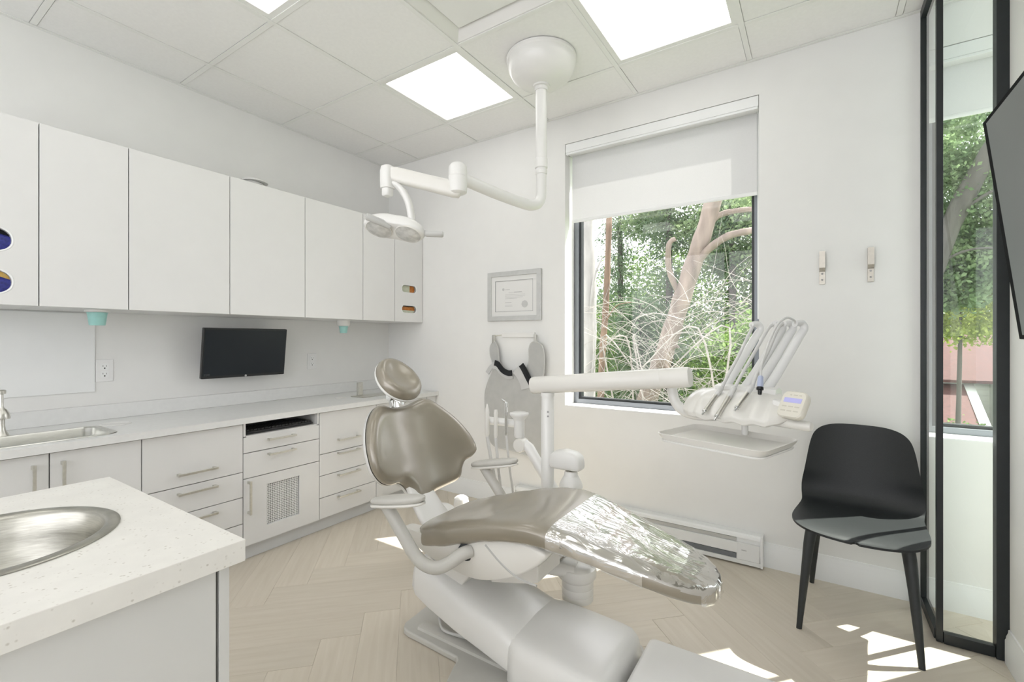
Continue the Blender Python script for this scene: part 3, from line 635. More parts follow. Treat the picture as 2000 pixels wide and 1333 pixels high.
L_(.150, .190, .128, .0035); L_(.180, .300, .152); L_(.228, .290, .148, .004); L_(.150, .320, .166); L_(.150, .320, .176); L_(.150, .300, .186); L_(.150, .250, .194)
L_(.150, .205, .222, .003); L_(.150, .210, .240); L_(.150, .215, .248)
mb.build('printed_text', 'ink2', ps)
mb = MB(); mb.lathe([(.010, 0), (.010, .0003)], (cx0+.135, YB-.0088, cz1-.128), (0, -1, 0), 16); mb.build('printed_emblem', 'silver', ps)
mb = MB(); R0 = [(cx0+.315+(.024+.002*(k % 2))*math.cos(2*PI*k/32), YB-.0088, cz1-.238+(.024+.002*(k % 2))*math.sin(2*PI*k/32)) for k in range(32)]
mb.rings([R0, [(x, y-.0006, z) for x, y, z in R0]]); mb.build('round_seal', 'silver', ps)

# apron on its rack
t = thing('apron_rack', 'white wall rack with two clips holding the grey apron', 'rack', (-1.77, YB-.02, 1.19), None)
mb = MB(); mb.box(-1.885, -1.612, YB-.012, YB-.001, 1.205, 1.238); mb.build('back_bar', 'plast', t, bevel=.002)
for x in (-1.940, -1.594):
    mb = MB(); mb.tube([(x+(.05 if x < -1.7 else -.02), YB-.010, 1.222), (x, YB-.030, 1.216)], .004, 8); mb.build('prong', 'nickel', t)
    mb = MB(); mb.box(x-.009, x+.009, YB-.046, YB-.026, 1.165, 1.222); mb.build('clip', 'nickel', t, bevel=.002)
t = thing('hanging_apron', 'grey X-ray apron with black closure strips hanging left of the window', 'apron', (-1.78, YB-.04, .38))
ya = YB-.040
out = [(-1.940, 1.172), (-1.925, 1.168), (-1.900, 1.13), (-1.893, 1.07), (-1.885, 1.03), (-1.85, .985), (-1.80, .955), (-1.745, .952), (-1.69, .965), (-1.655, 1.005), (-1.64, 1.05), (-1.640, 1.115), (-1.62, 1.160), (-1.58, 1.172),
       (-1.535, 1.150), (-1.515, 1.09), (-1.518, .98), (-1.535, .90), (-1.530, .78), (-1.515, .66), (-1.510, .50), (-1.512, .372), (-1.60, .382), (-1.80, .410), (-1.93, .420), (-1.985, .47), (-2.008, .54), (-2.012, .66), (-2.010, .80), (-1.975, .90), (-1.945, .955), (-1.948, 1.02), (-1.968, 1.08), (-1.968, 1.14)]
out = [(v.x, v.y) for v in cr(out, 4, True)]
def wav(u, v): return .006*math.sin(u*22+1)+.004*math.sin(v*9+u*8)
mb = MB(); mb.plate(out, [], lambda u, v, d: (u, ya+wav(u, v)-d, v), .008); mb.build('apron_body', 'apron', t, smooth=60)
mb = MB(); mb.tube([(u, ya+wav(u, v)-.004, v) for u, v in out]+[(out[0][0], ya+wav(*out[0])-.004, out[0][1])], .0055, 6); mb.build('edge_binding', 'grey', t, smooth=60)
def strip(pts, w, nm, m, y, th=.006):
    P = cr(pts, 6); R = []
    for i, p in enumerate(P):
        d = (P[min(i+1, len(P)-1)]-P[max(0, i-1)]).normalized(); nrm = Vector((-d.y, d.x, 0))*w
        a = p+nrm; c = p-nrm; R.append([(a.x, y, a.y), (c.x, y, c.y), (c.x, y-th, c.y), (a.x, y-th, a.y)])
    return MB().rings(R).build(nm, m, t, smooth=40)
strip([(-1.935, 1.002), (-1.895, 1.000), (-1.855, .962), (-1.805, .938), (-1.765, .942)], .026, 'neck_flap', 'apron2', ya-.014)
strip([(-1.985, .945), (-1.955, .985), (-1.93, 1.005)], .016, 'neck_strap', 'apron2', ya-.012)
strip([(-1.915, 1.022), (-1.885, 1.012), (-1.845, .972), (-1.80, .953), (-1.765, .955)], .020, 'closure_strip', 'velcro', ya-.021, .004)
strip([(-1.735, .985), (-1.705, .955), (-1.670, .900), (-1.655, .850)], .036, 'shoulder_flap', 'apron2', ya-.014)
strip([(-1.690, 1.015), (-1.668, .985), (-1.632, .925), (-1.607, .885)], .021, 'closure_strip', 'velcro', ya-.021, .004)
strip([(-1.650, .945), (-1.628, .915), (-1.610, .890)], .010, 'closure_loop', 'velcro', ya-.026, .003)

# wall mounted TV at the right
t = thing('wall_tv', 'large tilted wall television at the right edge', 'television', (.54, 1.5, 1.18))
tt = math.atan2(.085, .72); nn = Vector((-math.cos(tt), 0, -math.sin(tt))); ww = Vector((-math.sin(tt), 0, math.cos(tt)))
pc = Vector((.566, 0, 1.19)); cen = pc+ww*.362; yc = 2.130-.62
mb = MB(); mb.obox((cen.x, yc, cen.z), nn, (0, 1, 0), ww, .016, .62, .362); mb.build('tv_case', 'silver', t, bevel=.003)
mb = MB(); mb.obox(Vector((cen.x, yc, cen.z))+nn*.0165, nn, (0, 1, 0), ww, .0008, .617, .359); mb.build('tv_bezel', 'matteblk', t)
mb = MB(); mb.obox(Vector((cen.x, yc, cen.z))+nn*.0176, nn, (0, 1, 0), ww, .0006, .584, .346); mb.build('screen', 'tvscreen', t)
mb = MB(); mb.box(.575, .597, 1.3, 1.75, 1.40, 1.62); mb.build('wall_bracket', 'bezel', t)

# ------------------------------------------------------------------ black chair
t = thing('side_chair', 'black moulded shell chair with four tapered legs in front of the wall hooks', 'chair', (.156, 2.445, 0))
ca = math.radians(-5.3); CT = lambda x, y, z: (.156+x*math.cos(ca)-y*math.sin(ca), 2.445+x*math.sin(ca)+y*math.cos(ca), z)
PR = [(-.3400, .443, .012), (-.3385, .4445, .070), (-.332, .447, .122), (-.318, .450, .160), (-.290, .453, .190), (-.250, .4545, .2075), (-.200, .454, .2155), (-.12, .450, .2160), (-.03, .445, .2130), (.05, .444, .2110), (.10, .452, .2150), (.133, .478, .2190), (.150, .52, .2180), (.163, .58, .2080), (.172, .64, .1990), (.180, .70, .1890), (.186, .745, .1760), (.189, .772, .155), (.191, .788, .125), (.192, .797, .08), (.1925, .799, .02)]
PV = cr(PR, 4); NX = 24
def shell(off):
    R = []
    for i, p in enumerate(PV):
        d = PV[min(i+1, len(PV)-1)]-PV[max(i-1, 0)]; nrm = Vector((-d.y, d.x)).normalized() if p.x > -.02 else Vector((0, 1))
        f = max(0, min(1, (p.y-.445)/.13)); row = []
        for j in range(NX+1):
            q = -1+2*j/NX; x = q*p.z
            zz = p.y+.010*q*q*(1-f)*min(1, (p.z/.21)**2); yy = p.x-.045*f*q*q*(p.z/.2)**2+.035*math.exp(-((p.y-.47)/.05)**2)*(.35-q*q)*.5
            row.append(CT(x, yy+nrm.x*off*-1*-1, zz+nrm.y*off))
        R.append(row)
    return R
A_, B_ = shell(0), shell(-.0085)
mb = MB(); k = NX+1; nr = len(A_)
for Rw in (A_, B_):
    for r in Rw: mb.v += r
for i in range(nr-1):
    for j in range(NX):
        a = i*k+j; mb.f.append((a, a+1, a+k+1, a+k)); c = nr*k+a; mb.f.append((c, c+k, c+k+1, c+1))
o2 = nr*k
for i in range(nr-1):
    for j in (0, NX): a = i*k+j; mb.f.append((a, a+k, a+k+o2, a+o2))
for j in range(NX):
    for i in (0, nr-1): a = i*k+j; mb.f.append((a, a+1, a+1+o2, a+o2))
mb.build('seat_shell', 'blk', t, smooth=55)
for sx, sy, tx, ty in ((-1, -.228, .155, -.150), (1, -.228, .155, -.150), (-1, .226, .150, .085), (1, .226, .150, .085)):
    mb = MB(); P = [CT(sx*.189, sy, 0.0005), CT(sx*.188, sy+(ty-sy)*.03, .02), CT(sx*(.189+(tx-.189)*.5), sy+(ty-sy)*.5, .22), CT(sx*tx, ty, .385), CT(sx*(tx-.02), ty+(.012 if ty < 0 else -.02), .425), CT(sx*(tx-.075), ty+(.02 if ty < 0 else -.03), .437)]
    P = cr(P, 5); rr = [interp(p.z, [(0, .0105), (.22, .0165), (.36, .0215), (.40, .022), (.437, .010)])[0] for p in P]
    mb.tube(P, rr, 12, flat=.8, up=(0, 1, 0)); mb.build('leg', 'blkleg', t, smooth=50)
mb = MB(); mb.tube([CT(-.12, -.10, .434), CT(.12, -.10, .434)], .008, 8); mb.tube([CT(-.11, .06, .426), CT(.11, .06, .426)], .010, 8); mb.tube([CT(0, -.10, .434), CT(0, .06, .426)], .008, 8); mb.build('under_frame', 'blkleg', t)

# ------------------------------------------------------------------ dental chair (long axis along X, foot end towards +X)
YC = 1.455
ch = thing('dental_chair', 'taupe upholstered reclining dental chair on a white base in the middle of the room', 'dental chair', (-.95, 1.455, 0))
# x, half width, top z, thickness, dish depth, edge rounding
ST = [(-1.292, .03, .462, .030, 0), (-1.289, .095, .468, .062, .002), (-1.280, .150, .476, .084, .004), (-1.262, .186, .486, .098, .008), (-1.225, .206, .500, .106, .014), (-1.14, .219, .528, .106, .024), (-1.02, .226, .565, .102, .028), (-.92, .230, .592, .094, .022),
      (-.83, .232, .608, .090, .014), (-.76, .228, .613, .086, .006), (-.70, .221, .608, .082, .003), (-.64, .208, .597, .078, .003), (-.56, .190, .577, .074, .004), (-.48, .173, .556, .071, .005), (-.40, .156, .535, .068, .006), (-.34, .138, .519, .066, .005), (-.29, .116, .505, .062, .004), (-.258, .090, .494, .058, .003), (-.238, .058, .484, .048, .002), (-.229, .020, .474, .030, 0)]
SX = [(p[0],) + p[1:] for p in ST]
def sup(c, e): return math.copysign(abs(c)**e, c)
def seat_ring(x, off=0.0, n=44):
    hw_, zt, th, di = interp(x, SX); hw_ += off; R = []
    zc = zt-th/2; h = th/2+off
    for j in range(n):
        a = 2*PI*j/n; c, s_ = math.cos(a), math.sin(a)
        y = hw_*sup(c, .48); z = zc+h*sup(s_, .55)
        if s_ > 0: z -= di*(1-(y/hw_)**2)**1.5*s_**.5
        R.append((x, YC+y, z))
    return R
def xs_fine(a, c, n): return [a+(c-a)*.5*(1-math.cos(PI*k/n)) for k in range(n+1)]
mb = MB(); mb.rings([seat_ring(x) for x in xs_fine(-1.292, -.229, 48)]); mb.build('seat_cushion', 'vinyl', ch, smooth=60)
# clear film sleeve over the leg end: a thing lying on the chair
XSL = xs_fine(-.690, -.2255, 60)
mb = MB(); R = []
rnd = random.Random(3); ph = [rnd.uniform(0, 6.28) for _ in range(12)]
for i, x in enumerate(XSL):
    ring = seat_ring(max(x, -.690) if x < -.2295 else -.2295, .0035, 66); q = []
    for j, p in enumerate(ring):
        ang = 2*PI*j/66; a = (x+.69)/.46; top = max(0, math.sin(ang))
        wv = 0
        for k in range(6): wv += math.sin((ang*(5+3*k)+ph[k]) + x*(7+9*k*(1 if k % 2 else -1)) + 1.5*math.sin(x*23+ph[k+6])) / (1+.6*k)
        wv *= .0013*top**.5*(1 if x > -.685 else .3)*min(1, max(0, (-.285-x)/.05))
        c0 = Vector((x, YC, interp(x, SX)[1]-.03)); d = Vector(p)-c0; d = d.normalized() if d.length > .004 else Vector((1, 0, 0))
        v = Vector(p)+d*max(-.0020, wv); q.append((v.x+(.004 if i == len(XSL)-1 else 0), v.y, v.z))
    R.append(q)
mb.rings(R, False, True); keep = []
for f in mb.f:
    c = [sum(mb.v[i][k] for i in f)/len(f) for k in range(3)]
    if -.415 < c[0] < -.262 and c[1] < YC-.045 and c[2] < interp(c[0], SX)[1]-.020 and len(f) == 4: continue
    keep.append(f)
mb.f = keep
sl = mb.build('protective_sleeve', 'sleeve', smooth=80); tag(sl, 'clear wrinkled plastic sleeve over the foot end of the dental chair', 'plastic cover')
# backrest: outline (y offset, z) on a curved recline surface
BO = [(-.096, .906), (-.140, .893), (-.185, .862), (-.217, .825), (-.245, .770), (-.252, .700), (-.232, .655), (-.198, .622), (-.150, .600), (-.100, .594), (-.070, .575), (-.046, .535), (-.036, .500), (-.012, .478), (.024, .484), (.066, .508), (.160, .526), (.212, .543), (.240, .590), (.262, .615), (.298, .632), (.322, .662), (.312, .729), (.270, .812), (.200, .889), (.157, .911), (.114, .903), (.060, .888), (.0, .886), (-.050, .893)]
BOs = [(v.x, v.y) for v in cr(BO, 5, True)]; BCn = (.035, .715)
def bx(y, z): return -1.42-(z-.515)*(.16/.385)+.10*(y/.3)**2
nrm = Vector((1, 0, .40)).normalized()
def back_pt(y, z, d): p = Vector((bx(y, z), YC+y, z)); return p+nrm*d
R = []
for sc, d in ((.02, .020), (.2, .020), (.4, .021), (.6, .022), (.75, .022), (.86, .020), (.93, .014), (.975, .004), (1.0, -.012), (.995, -.028), (.97, -.040), (.90, -.048), (.6, -.050), (.02, -.050)):
    R.append([back_pt(BCn[0]+(y-BCn[0])*sc, BCn[1]+(z-BCn[1])*sc, d) for y, z in BOs])
mb = MB(); mb.rings(R); mb.build('backrest', 'vinyl', ch, smooth=60)
R = []
for sc, d in ((.995, -.034), (.985, -.052), (.90, -.064), (.5, -.072), (.02, -.074)):
    R.append([back_pt(BCn[0]+(y-BCn[0])*sc, BCn[1]+(z-BCn[1])*sc, d) for y, z in BOs])
mb = MB(); mb.rings(R, False, True); mb.build('back_shell', 'plast', ch, smooth=60)
# headrest
hc = Vector((-1.572, YC+.003, 1.012)); hu = Vector((-.165, 0, .160)).normalized(); hv = Vector((0, 1, 0)); hn = hv.cross(hu); hn = hn if hn.x > 0 else -hn
def egg(sc, d, n=40):
    out = []
    for j in range(n):
        a = 2*PI*j/n; u, v = .118*math.cos(a), .105*math.sin(a); v *= 1-.12*math.cos(a); out.append(hc+hu*u*sc+hv*v*sc+hn*d)
    return out
R = [egg(.02, .014), egg(.25, .015), egg(.45, .019), egg(.62, .026), egg(.75, .030), egg(.87, .027), egg(.95, .017), egg(1.0, .0), egg(1.0, -.012), egg(.98, -.019), egg(.02, -.019)]
mb = MB(); mb.rings(R); mb.build('headrest', 'vinyl', ch, smooth=60)
R = [egg(1.005, -.014), egg(1.025, -.018), egg(1.0, -.026), egg(.85, -.034), egg(.02, -.036)]
mb = MB(); mb.rings(R); mb.build('headrest_tray', 'plast', ch, smooth=50)
hb = hc-hn*.045
mb = MB(); mb.tube([hc-hu*.05-hn*.036, hc-hu*.085-hn*.055, Vector((-1.605, YC, .925)), Vector((-1.605, YC, .86))], [.020, .020, .016, .016], 12); mb.tube([Vector((-1.600, YC-.03, .93)), Vector((-1.600, YC+.03, .93))], .017, 12); mb.build('headrest_knuckle', 'chrome', ch, smooth=40)
mb = MB(); mb.obox((-1.605, YC+.012, .880), (.4, 0, -.92), (0, 1, 0), (.92, 0, .4), .05, .022, .005); mb.build('headrest_bar', 'chrome', ch, bevel=.001)
# back support arm under the backrest
P = cr([(-1.50, YC, .70), (-1.46, YC, .58), (-1.41, YC, .50), (-1.34, YC, .43), (-1.24, YC, .38)], 5)
R = []
for i, p in enumerate(P):
    w_ = .050+.035*(i/(len(P)-1)); d = (P[min(i+1, len(P)-1)]-P[max(0, i-1)]).normalized(); k = Vector((0, 1, 0)).cross(d)
    R.append([p+Vector((0, w_*sup(math.cos(2*PI*j/20), .6), 0))+k*.022*sup(math.sin(2*PI*j/20), .6) for j in range(20)])
mb = MB(); mb.rings(R); mb.build('back_support', 'plast', ch, smooth=50)
# white upper body below the seat (side skirts in profile x-z)
SKT = [(-1.345, .455), (-1.305, .468), (-1.24, .466), (-1.15, .462), (-1.02, .500), (-.90, .522), (-.80, .536), (-.73, .528), (-.70, .510), (-.74, .465), (-.80, .425), (-.86, .395), (-.93, .372), (-1.00, .362), (-1.10, .370), (-1.19, .385), (-1.27, .412), (-1.325, .440)]
SK_ = [(v.x, v.y) for v in cr(SKT, 3, True)]
def skirt(y0, y1, nm):
    yy = [(y0, .93), (y0+(y1-y0)*.10, .985), (y0+(y1-y0)*.3, 1.0), (y1, 1.0)]
    cx, cz = -1.0, .44
    lim = lambda x, z: z if y0 < YC else min(z, .455-.10*max(0, -1.10-x))
    mb = MB(); mb.rings([[(max(cx+(x-cx)*k, -9 if y0 < YC else -1.25), y, lim(x, cz+(z-cz)*k)) for x, z in SK_] for y, k in yy]); return mb.build(nm, 'plast2', ch, smooth=50)
n1 = skirt(1.252, 1.30, 'side_skirt'); n2 = skirt(1.658, 1.61, 'side_skirt')
mb = MB(); mb.tube(cr([(-.93, 1.2525, .495), (-.87, 1.2525, .452), (-.80, 1.2525, .420), (-.73, 1.2525, .415)], 5), .004, 6); mb.build('skirt_seam', 'grey', ch, smooth=50)
mb = MB(); mb.box(-1.20, -.80, 1.301, 1.609, .405, .455); mb.build('seat_frame', 'plast2', ch, bevel=.02)
mb = MB(); mb.plate([(-1.02, .375), (-.86, .405), (-.80, .405), (-.80, .345), (-.86, .325), (-1.00, .290)], [], lambda u, v, d: (u, 1.38+d, v), .17); mb.build('lift_bracket', 'plast2', ch, bevel=.006)
# arm rests
def armrest(sg):
    yA = YC+sg*.298; ys = YC+sg*.205
    mb = MB(); P = [(-1.376, .006, .006), (-1.372, .022, .010), (-1.35, .034, .013), (-1.30, .040, .015), (-1.24, .041, .015), (-1.18, .037, .014), (-1.14, .026, .012), (-1.123, .008, .006)]
    zf = lambda x: .577+(x+1.376)*(.052/.253)
    mb.rings([[(x, yA+w_*sup(math.cos(2*PI*j/20), .8), zf(x)+.012+h_*sup(math.sin(2*PI*j/20), .7)) for j in range(20)] for x, w_, h_ in P]); a = mb.build('armrest_pad', 'pad', ch, smooth=60)
    mb = MB(); mb.rings([[(x, yA+(w_+.001)*sup(math.cos(2*PI*j/20), .8), zf(x)-.004+(h_*.55)*sup(math.sin(2*PI*j/20), .6)) for j in range(20)] for x, w_, h_ in P]); mb.build('armrest_base', 'plast2', ch, smooth=60)
    pts = [(-1.315, yA, .588), (-1.285, yA-sg*.002, .555), (-1.235, yA-sg*.004, .500), (-1.18, yA-sg*.006, .442), (-1.135, yA-sg*.010, .412), (-1.085, yA-sg*.022, .405), (-1.045, yA-sg*.045, .425), (-1.015, yA-sg*.07, .450), (-.995, yA-sg*.10, .458)]
    mb = MB(); mb.tube(cr(pts, 5), .0225, 16); mb.build('armrest_tube', 'pad', ch, smooth=60)
    MB().lathe([(.031, 0), (.031, .004), (.028, .006)], (-1.012, YC+sg*.202, .452), (.35, sg*.85, .1), 24).build('armrest_socket', 'frame', ch, smooth=40)
armrest(-1); armrest(1)
# lift arm covers
def cover(nm, T, yk=1.0):
    R = []
    for x, ya_, yb_, zt, zb in T:
        r = min(.055, (yb_-ya_)*.22); prof = [(ya_, zb), (ya_-.004, zb+.01), (ya_, zt-r*.95), (ya_+r*.10, zt-r*.55), (ya_+r*.38, zt-r*.2), (ya_+r*.8, zt-r*.03), (ya_+r*1.3, zt+.003), ((ya_+yb_)/2, zt+.010), (yb_-r*1.3, zt+.003), (yb_-r*.8, zt-r*.03), (yb_-r*.38, zt-r*.2), (yb_-r*.10, zt-r*.55), (yb_, zt-r*.95), (yb_+.004, zb+.01), (yb_, zb)]
        R.append([(x, y, z) for y, z in prof])
    mb = MB(); mb.rings(R); return mb.build(nm, 'plast', ch, smooth=50)
cover('upper_lift_cover', [(-1.352, 1.335, 1.575, .265, .235), (-1.346, 1.326, 1.588, .300, .195), (-1.325, 1.318, 1.595, .316, .175), (-1.25, 1.306, 1.60, .300, .158), (-1.10, 1.292, 1.605, .262, .125), (-.95, 1.286, 1.61, .218, .095), (-.845, 1.283, 1.615, .188, .072), (-.838, 1.286, 1.612, .182, .078)])
cover('lower_lift_cover', [(-.864, 1.290, 1.610, .176, .050), (-.858, 1.280, 1.620, .186, .042), (-.82, 1.270, 1.625, .188, .032), (-.70, 1.255, 1.63, .182, .030), (-.58, 1.25, 1.63, .176, .030), (-.545, 1.25, 1.628, .172, .030), (-.522, 1.253, 1.62, .158, .030), (-.508, 1.26, 1.61, .125, .030), (-.503, 1.262, 1.608, .06, .030)])
mb = MB()
for sg in (-1,):
    mb.obox((-1.165, 1.296, .347), (.95, 0, .3), (0, 1, 0), (-.3, 0, .95), .030, .004, .003)
mb.build('hinge_edge', 'alu', ch)
mb = MB(); mb.tube([(-1.225, 1.30, .36), (-1.195, 1.30, .345), (-1.195, 1.30, .315)], .003, 6); mb.build('hinge_pin', 'grey', ch)
mb = MB(); mb.rings([[(x, 1.33+.015, z) for x, z in ((-1.30, .30), (-1.12, .25), (-1.02, .37), (-1.25, .42))], [(x, 1.57, z) for x, z in ((-1.30, .30), (-1.12, .25), (-1.02, .37), (-1.25, .42))]]); mb.build('lift_link', 'plast2', ch, bevel=.006)
# base plate on the floor
bp = [(-1.405, 1.34), (-1.385, 1.312), (-1.355, 1.305), (-1.10, 1.298), (-1.085, 1.285), (-1.075, 1.255), (-1.05, 1.19), (-1.00, 1.165), (-.70, 1.15), (-.50, 1.17), (-.48, 1.25), (-.48, 1.66), (-.55, 1.74), (-1.05, 1.74), (-1.10, 1.66), (-1.37, 1.62), (-1.42, 1.55)]
MB().plate(bp, [], lambda u, v, d: (u, v, .001+d), .026).build('base_plate', 'grey' if 0 else M['pad'], ch, bevel=.008)
mb = MB(); mb.rings([[(x, y, z) for y, z in ((1.335, .027), (1.338, .036), (1.348, .040), (1.378, .040), (1.388, .036), (1.391, .027))] for x in (-1.33, -1.31, -.95, -.90)]); mb.build('base_rib', M['pad'], ch, smooth=40)
for k in range(4):
    mb = MB(); mb.tube(cr([(-1.29+.012*k, 1.42-.012*k, .045+.004*k), (-1.24+.01*k, 1.385-.010*k, .038+.006*k), (-1.14, 1.385-.008*k, .034+.008*k), (-1.02, 1.42, .032+.008*k)], 5), .005, 8); mb.build('base_cable', 'hose', ch, smooth=60)
mb = MB(); mb.box(-1.20, -.95, 1.45, 1.55, .027, .12); mb.build('base_pivot', 'alu', ch, bevel=.01)
# floor box at the foot end with its corrugated hose
mb = MB(); T = [(-.478, .02), (-.470, .0)]
bx_ = thing('floor_box', 'white floor box at the foot of the dental chair base at the bottom edge', 'utility box', (-.24, 1.43, 0))
A = lambda d, z: [(x, y, z) for x, y in rrect(-.482+d, .02-d, 1.19+d, 1.618-d, .022)]
mb = MB(); mb.rings([A(.004, .001), A(0, .01), A(0, .136), A(.004, .146), A(.014, .151)]); mb.build('box_cover', 'plast', bx_, smooth=50)
R = []
P = cr([(-.5065, 1.345, .085), (-.4985, 1.342, .088), (-.492, 1.340, .088), (-.4835, 1.338, .085)], 8)
for i, p in enumerate(P): R.append(p)
for k in range(5):
    mb = MB(); a0 = 1.385-.022*k
    mb.tube(cr([(-.505, a0, .105-.004*k), (-.495, a0-.003, .118-.004*k), (-.484, a0-.004, .108-.004*k)], 5), .010, 10); mb.build('umbilical_hose', 'hose', bx_, smooth=60)

# ------------------------------------------------------------------ delivery unit
du = thing('delivery_unit', 'white dental delivery unit on a post with swing arm, control head and tray', 'dental unit', (-.80, 1.70, .14))
MB().lathe([(.050, .140), (.062, .146), (.063, .170), (.0625, .171), (.063, .172), (.063, .198), (.0625, .199), (.063, .200), (.063, .226), (.067, .230), (.074, .240), (.076, .262), (.072, .275), (.05, .285)], (-.800, 1.70, 0), n=40).build('pivot_cup', 'plast2', du, smooth=30)
mb = MB(); P = [(-1.06, 1.62, .255), (-1.0, 1.64, .262), (-.90, 1.67, .268), (-.80, 1.70, .268)]
R = []
for i, p in enumerate(P):
    w_ = (.045, .05, .056, .066)[i]; h_ = (.04, .036, .030, .026)[i]; R.append([(p[0]+.25*w_*math.cos(2*PI*j/20)*-1, p[1]+w_*sup(math.cos(2*PI*j/20), .7), p[2]+h_*sup(math.sin(2*PI*j/20), .7)) for j in range(20)])
mb.rings(R); mb.build('pivot_arm', 'plast2', du, smooth=50)
mb = MB(); mb.tube(cr([(-.86, 1.665, .30), (-.83, 1.675, .325), (-.77, 1.69, .322), (-.735, 1.70, .30)], 5), .020, 12, flat=.4, up=(0, 0, 1)); mb.build('pivot_clasp', 'chrome', du, smooth=50)
mb = MB(); mb.lathe([(.010, 0), (.009, .002), (.001, .002)], (-.905, 1.6125, .262), (0, -1, 0), 16); mb.build('screw_plug', 'dark', du)
mb = MB(); mb.tube(cr([(-1.00, 1.66, .27), (-1.03, 1.74, .28), (-1.04, 1.83, .30), (-1.04, 1.875, .36), (-1.04, 1.885, .44)], 6), .035, 16); mb.build('post_elbow', 'plast2', du, smooth=60)
MB().lathe([(.030, .43), (.030, .86), (.0285, .862), (.0285, .925), (.024, .93)], (-1.04, 1.885, 0), n=32).build('post', 'plast', du, smooth=40)
mb = MB()
for z in (.836, .856): mb.lathe([(.0045, 0), (.004, .0012), (.001, .0012)], (-1.024, 1.8593, z), (.5, -.85, 0), 10)
mb.build('post_screws', 'ink', du)
a0, a1 = Vector((-1.115, 1.885, .972)), Vector((-.405, 1.885, 1.043)); ad = (a1-a0).normalized(); au = Vector((0, 1, 0)).cross(ad)*-1
def armring(t, k): c = a0+(a1-a0)*t; return [c+Vector((0, 1, 0))*.041*k*sup(math.cos(2*PI*j/28), .8)+Vector((-ad.z, 0, ad.x))*.0405*k*sup(math.sin(2*PI*j/28), .8) for j in range(28)]
mb = MB(); mb.rings([armring(t, k) for t, k in ((-.012, .3), (-.010, .7), (-.004, .93), (.01, 1), (.84, 1), (.843, .985), (.846, 1), (.985, 1), (.997, .95), (1.003, .8), (1.004, .3))]); mb.build('swing_arm', 'plast2', du, smooth=40)
mb = MB(); mb.lathe([(.032, 0), (.032, .018)], (-1.04, 1.885, .925), n=28); mb.build('swing_collar', 'plast', du, smooth=40)
# control head in its own frame: u along the head, w backwards, z up
HC = Vector((-.226, 1.849, .936)); HU = Vector((.956, -.292, 0)); HW = Vector((.292, .956, 0))
def L(u, w, z): return HC+HU*u+HW*w+Vector((0, 0, z))
mb = MB(); mb.tube(cr([L(-.303, .05, .085), L(-.302, .05, .045), L(-.288, .05, -.005), L(-.250, .045, -.038), L(-.19, .035, -.047), L(-.12, .02, -.040), L(-.05, .02, -.03)], 6), .0205, 16); mb.build('head_tube', 'plast', du, smooth=60)
MB().lathe([(.015, 0), (.015, .012)], tuple(L(-.318, .045, .048)), (0, 0, 1), 16).build('tube_seal', 'dark', du)
# body: loft along u, cross-section in (w, z): sloping front lip, round back
SB = [(-.205, .02, .015), (-.200, .45, .02), (-.185, .72, .03), (-.155, .90, .04), (-.10, 1.0, .045), (-.02, 1.0, .045), (.06, 1.0, .045), (.115, .92, .042), (.145, .72, .038), (.165, .42, .034), (.175, .05, .03)]
CS = [(-.088, -.030), (-.080, -.040), (-.02, -.043), (.05, -.038), (.082, -.020), (.088, .015), (.078, .052), (.055, .070), (.02, .066), (-.012, .055), (-.045, .036), (-.075, .008), (-.090, -.016)]
CSs = [(v.x, v.y) for v in cr(CS, 3, True)]
def body_ring(u, k):
    out = []
    for w_, z_ in CSs:
        fr = max(0, min(1, (-w_+.02)/.09)); sc = .006*fr*(math.cos((u+.055)*2*PI/.0575*.86))*(1 if -.13 < u < .12 else 0)
        out.append(L(u, w_*k-sc*.6, z_*k*(1 if z_ < 0 else 1.0)+sc*.7))
    return out
us = [(-.205+(.38)*i/56) for i in range(57)]
mb = MB(); mb.rings([body_ring(u, max(.05, interp(u, SB)[0])) for u in us]); mb.build('control_head', 'plast2', du, smooth=60)
mb = MB(); mb.rings([[L(u, w_, z_) for w_, z_ in ((.018, .060), (.022, .078), (.055, .084), (.075, .072), (.075, .05), (.02, .05))] for u in (-.105, -.095, .10, .112)]); mb.build('whip_rail', 'plast', du, smooth=40)
# side arm and keypad
mb = MB(); mb.rings([[L(u, .01+w_*k, .020+z_*k) for w_, z_ in ((-.05, -.03), (.05, -.03), (.05, .035), (-.05, .035))] for u, k in ((.12, .9), (.16, .7), (.20, .5))]); mb.build('keypad_bracket', 'plast', du, bevel=.006)
kn = Vector((-.50, -.72, .48)).normalized(); kr = Vector((0, 0, 1)).cross(kn).normalized(); ku = kn.cross(kr); kc = L(.187, -.045, .040)
KP = lambda a, c, d: kc+kr*a+ku*c+kn*d
kl = rrect(-.043, .043, -.045, .047, .020)
mb = MB(); mb.rings([[KP(a*.9, c*.9, -.022) for a, c in kl], [KP(a, c, -.014) for a, c in kl], [KP(a, c, .002) for a, c in kl], [KP(a*.93, c*.93, .006) for a, c in kl]]); kp = mb.build('keypad', 'padface', du, smooth=40)
mb = MB(); mb.obox(KP(0, .014, .0062), kr, ku, kn, .030, .008, .0008); mb.build('display', 'lcd', kp)
mb = MB()
for r in range(2):
    for c in range(3): mb.obox(KP(-.022+.022*c, -.008-.015*r, .0062), kr, ku, kn, .008, .0018, .0006)
for c, w_ in ((-.012, .003), (.004, .007), (.020, .004)): mb.obox(KP(c, .033, .0062), kr, ku, kn, w_, .0016, .0006)
mb.build('button_marks', 'btn', kp)
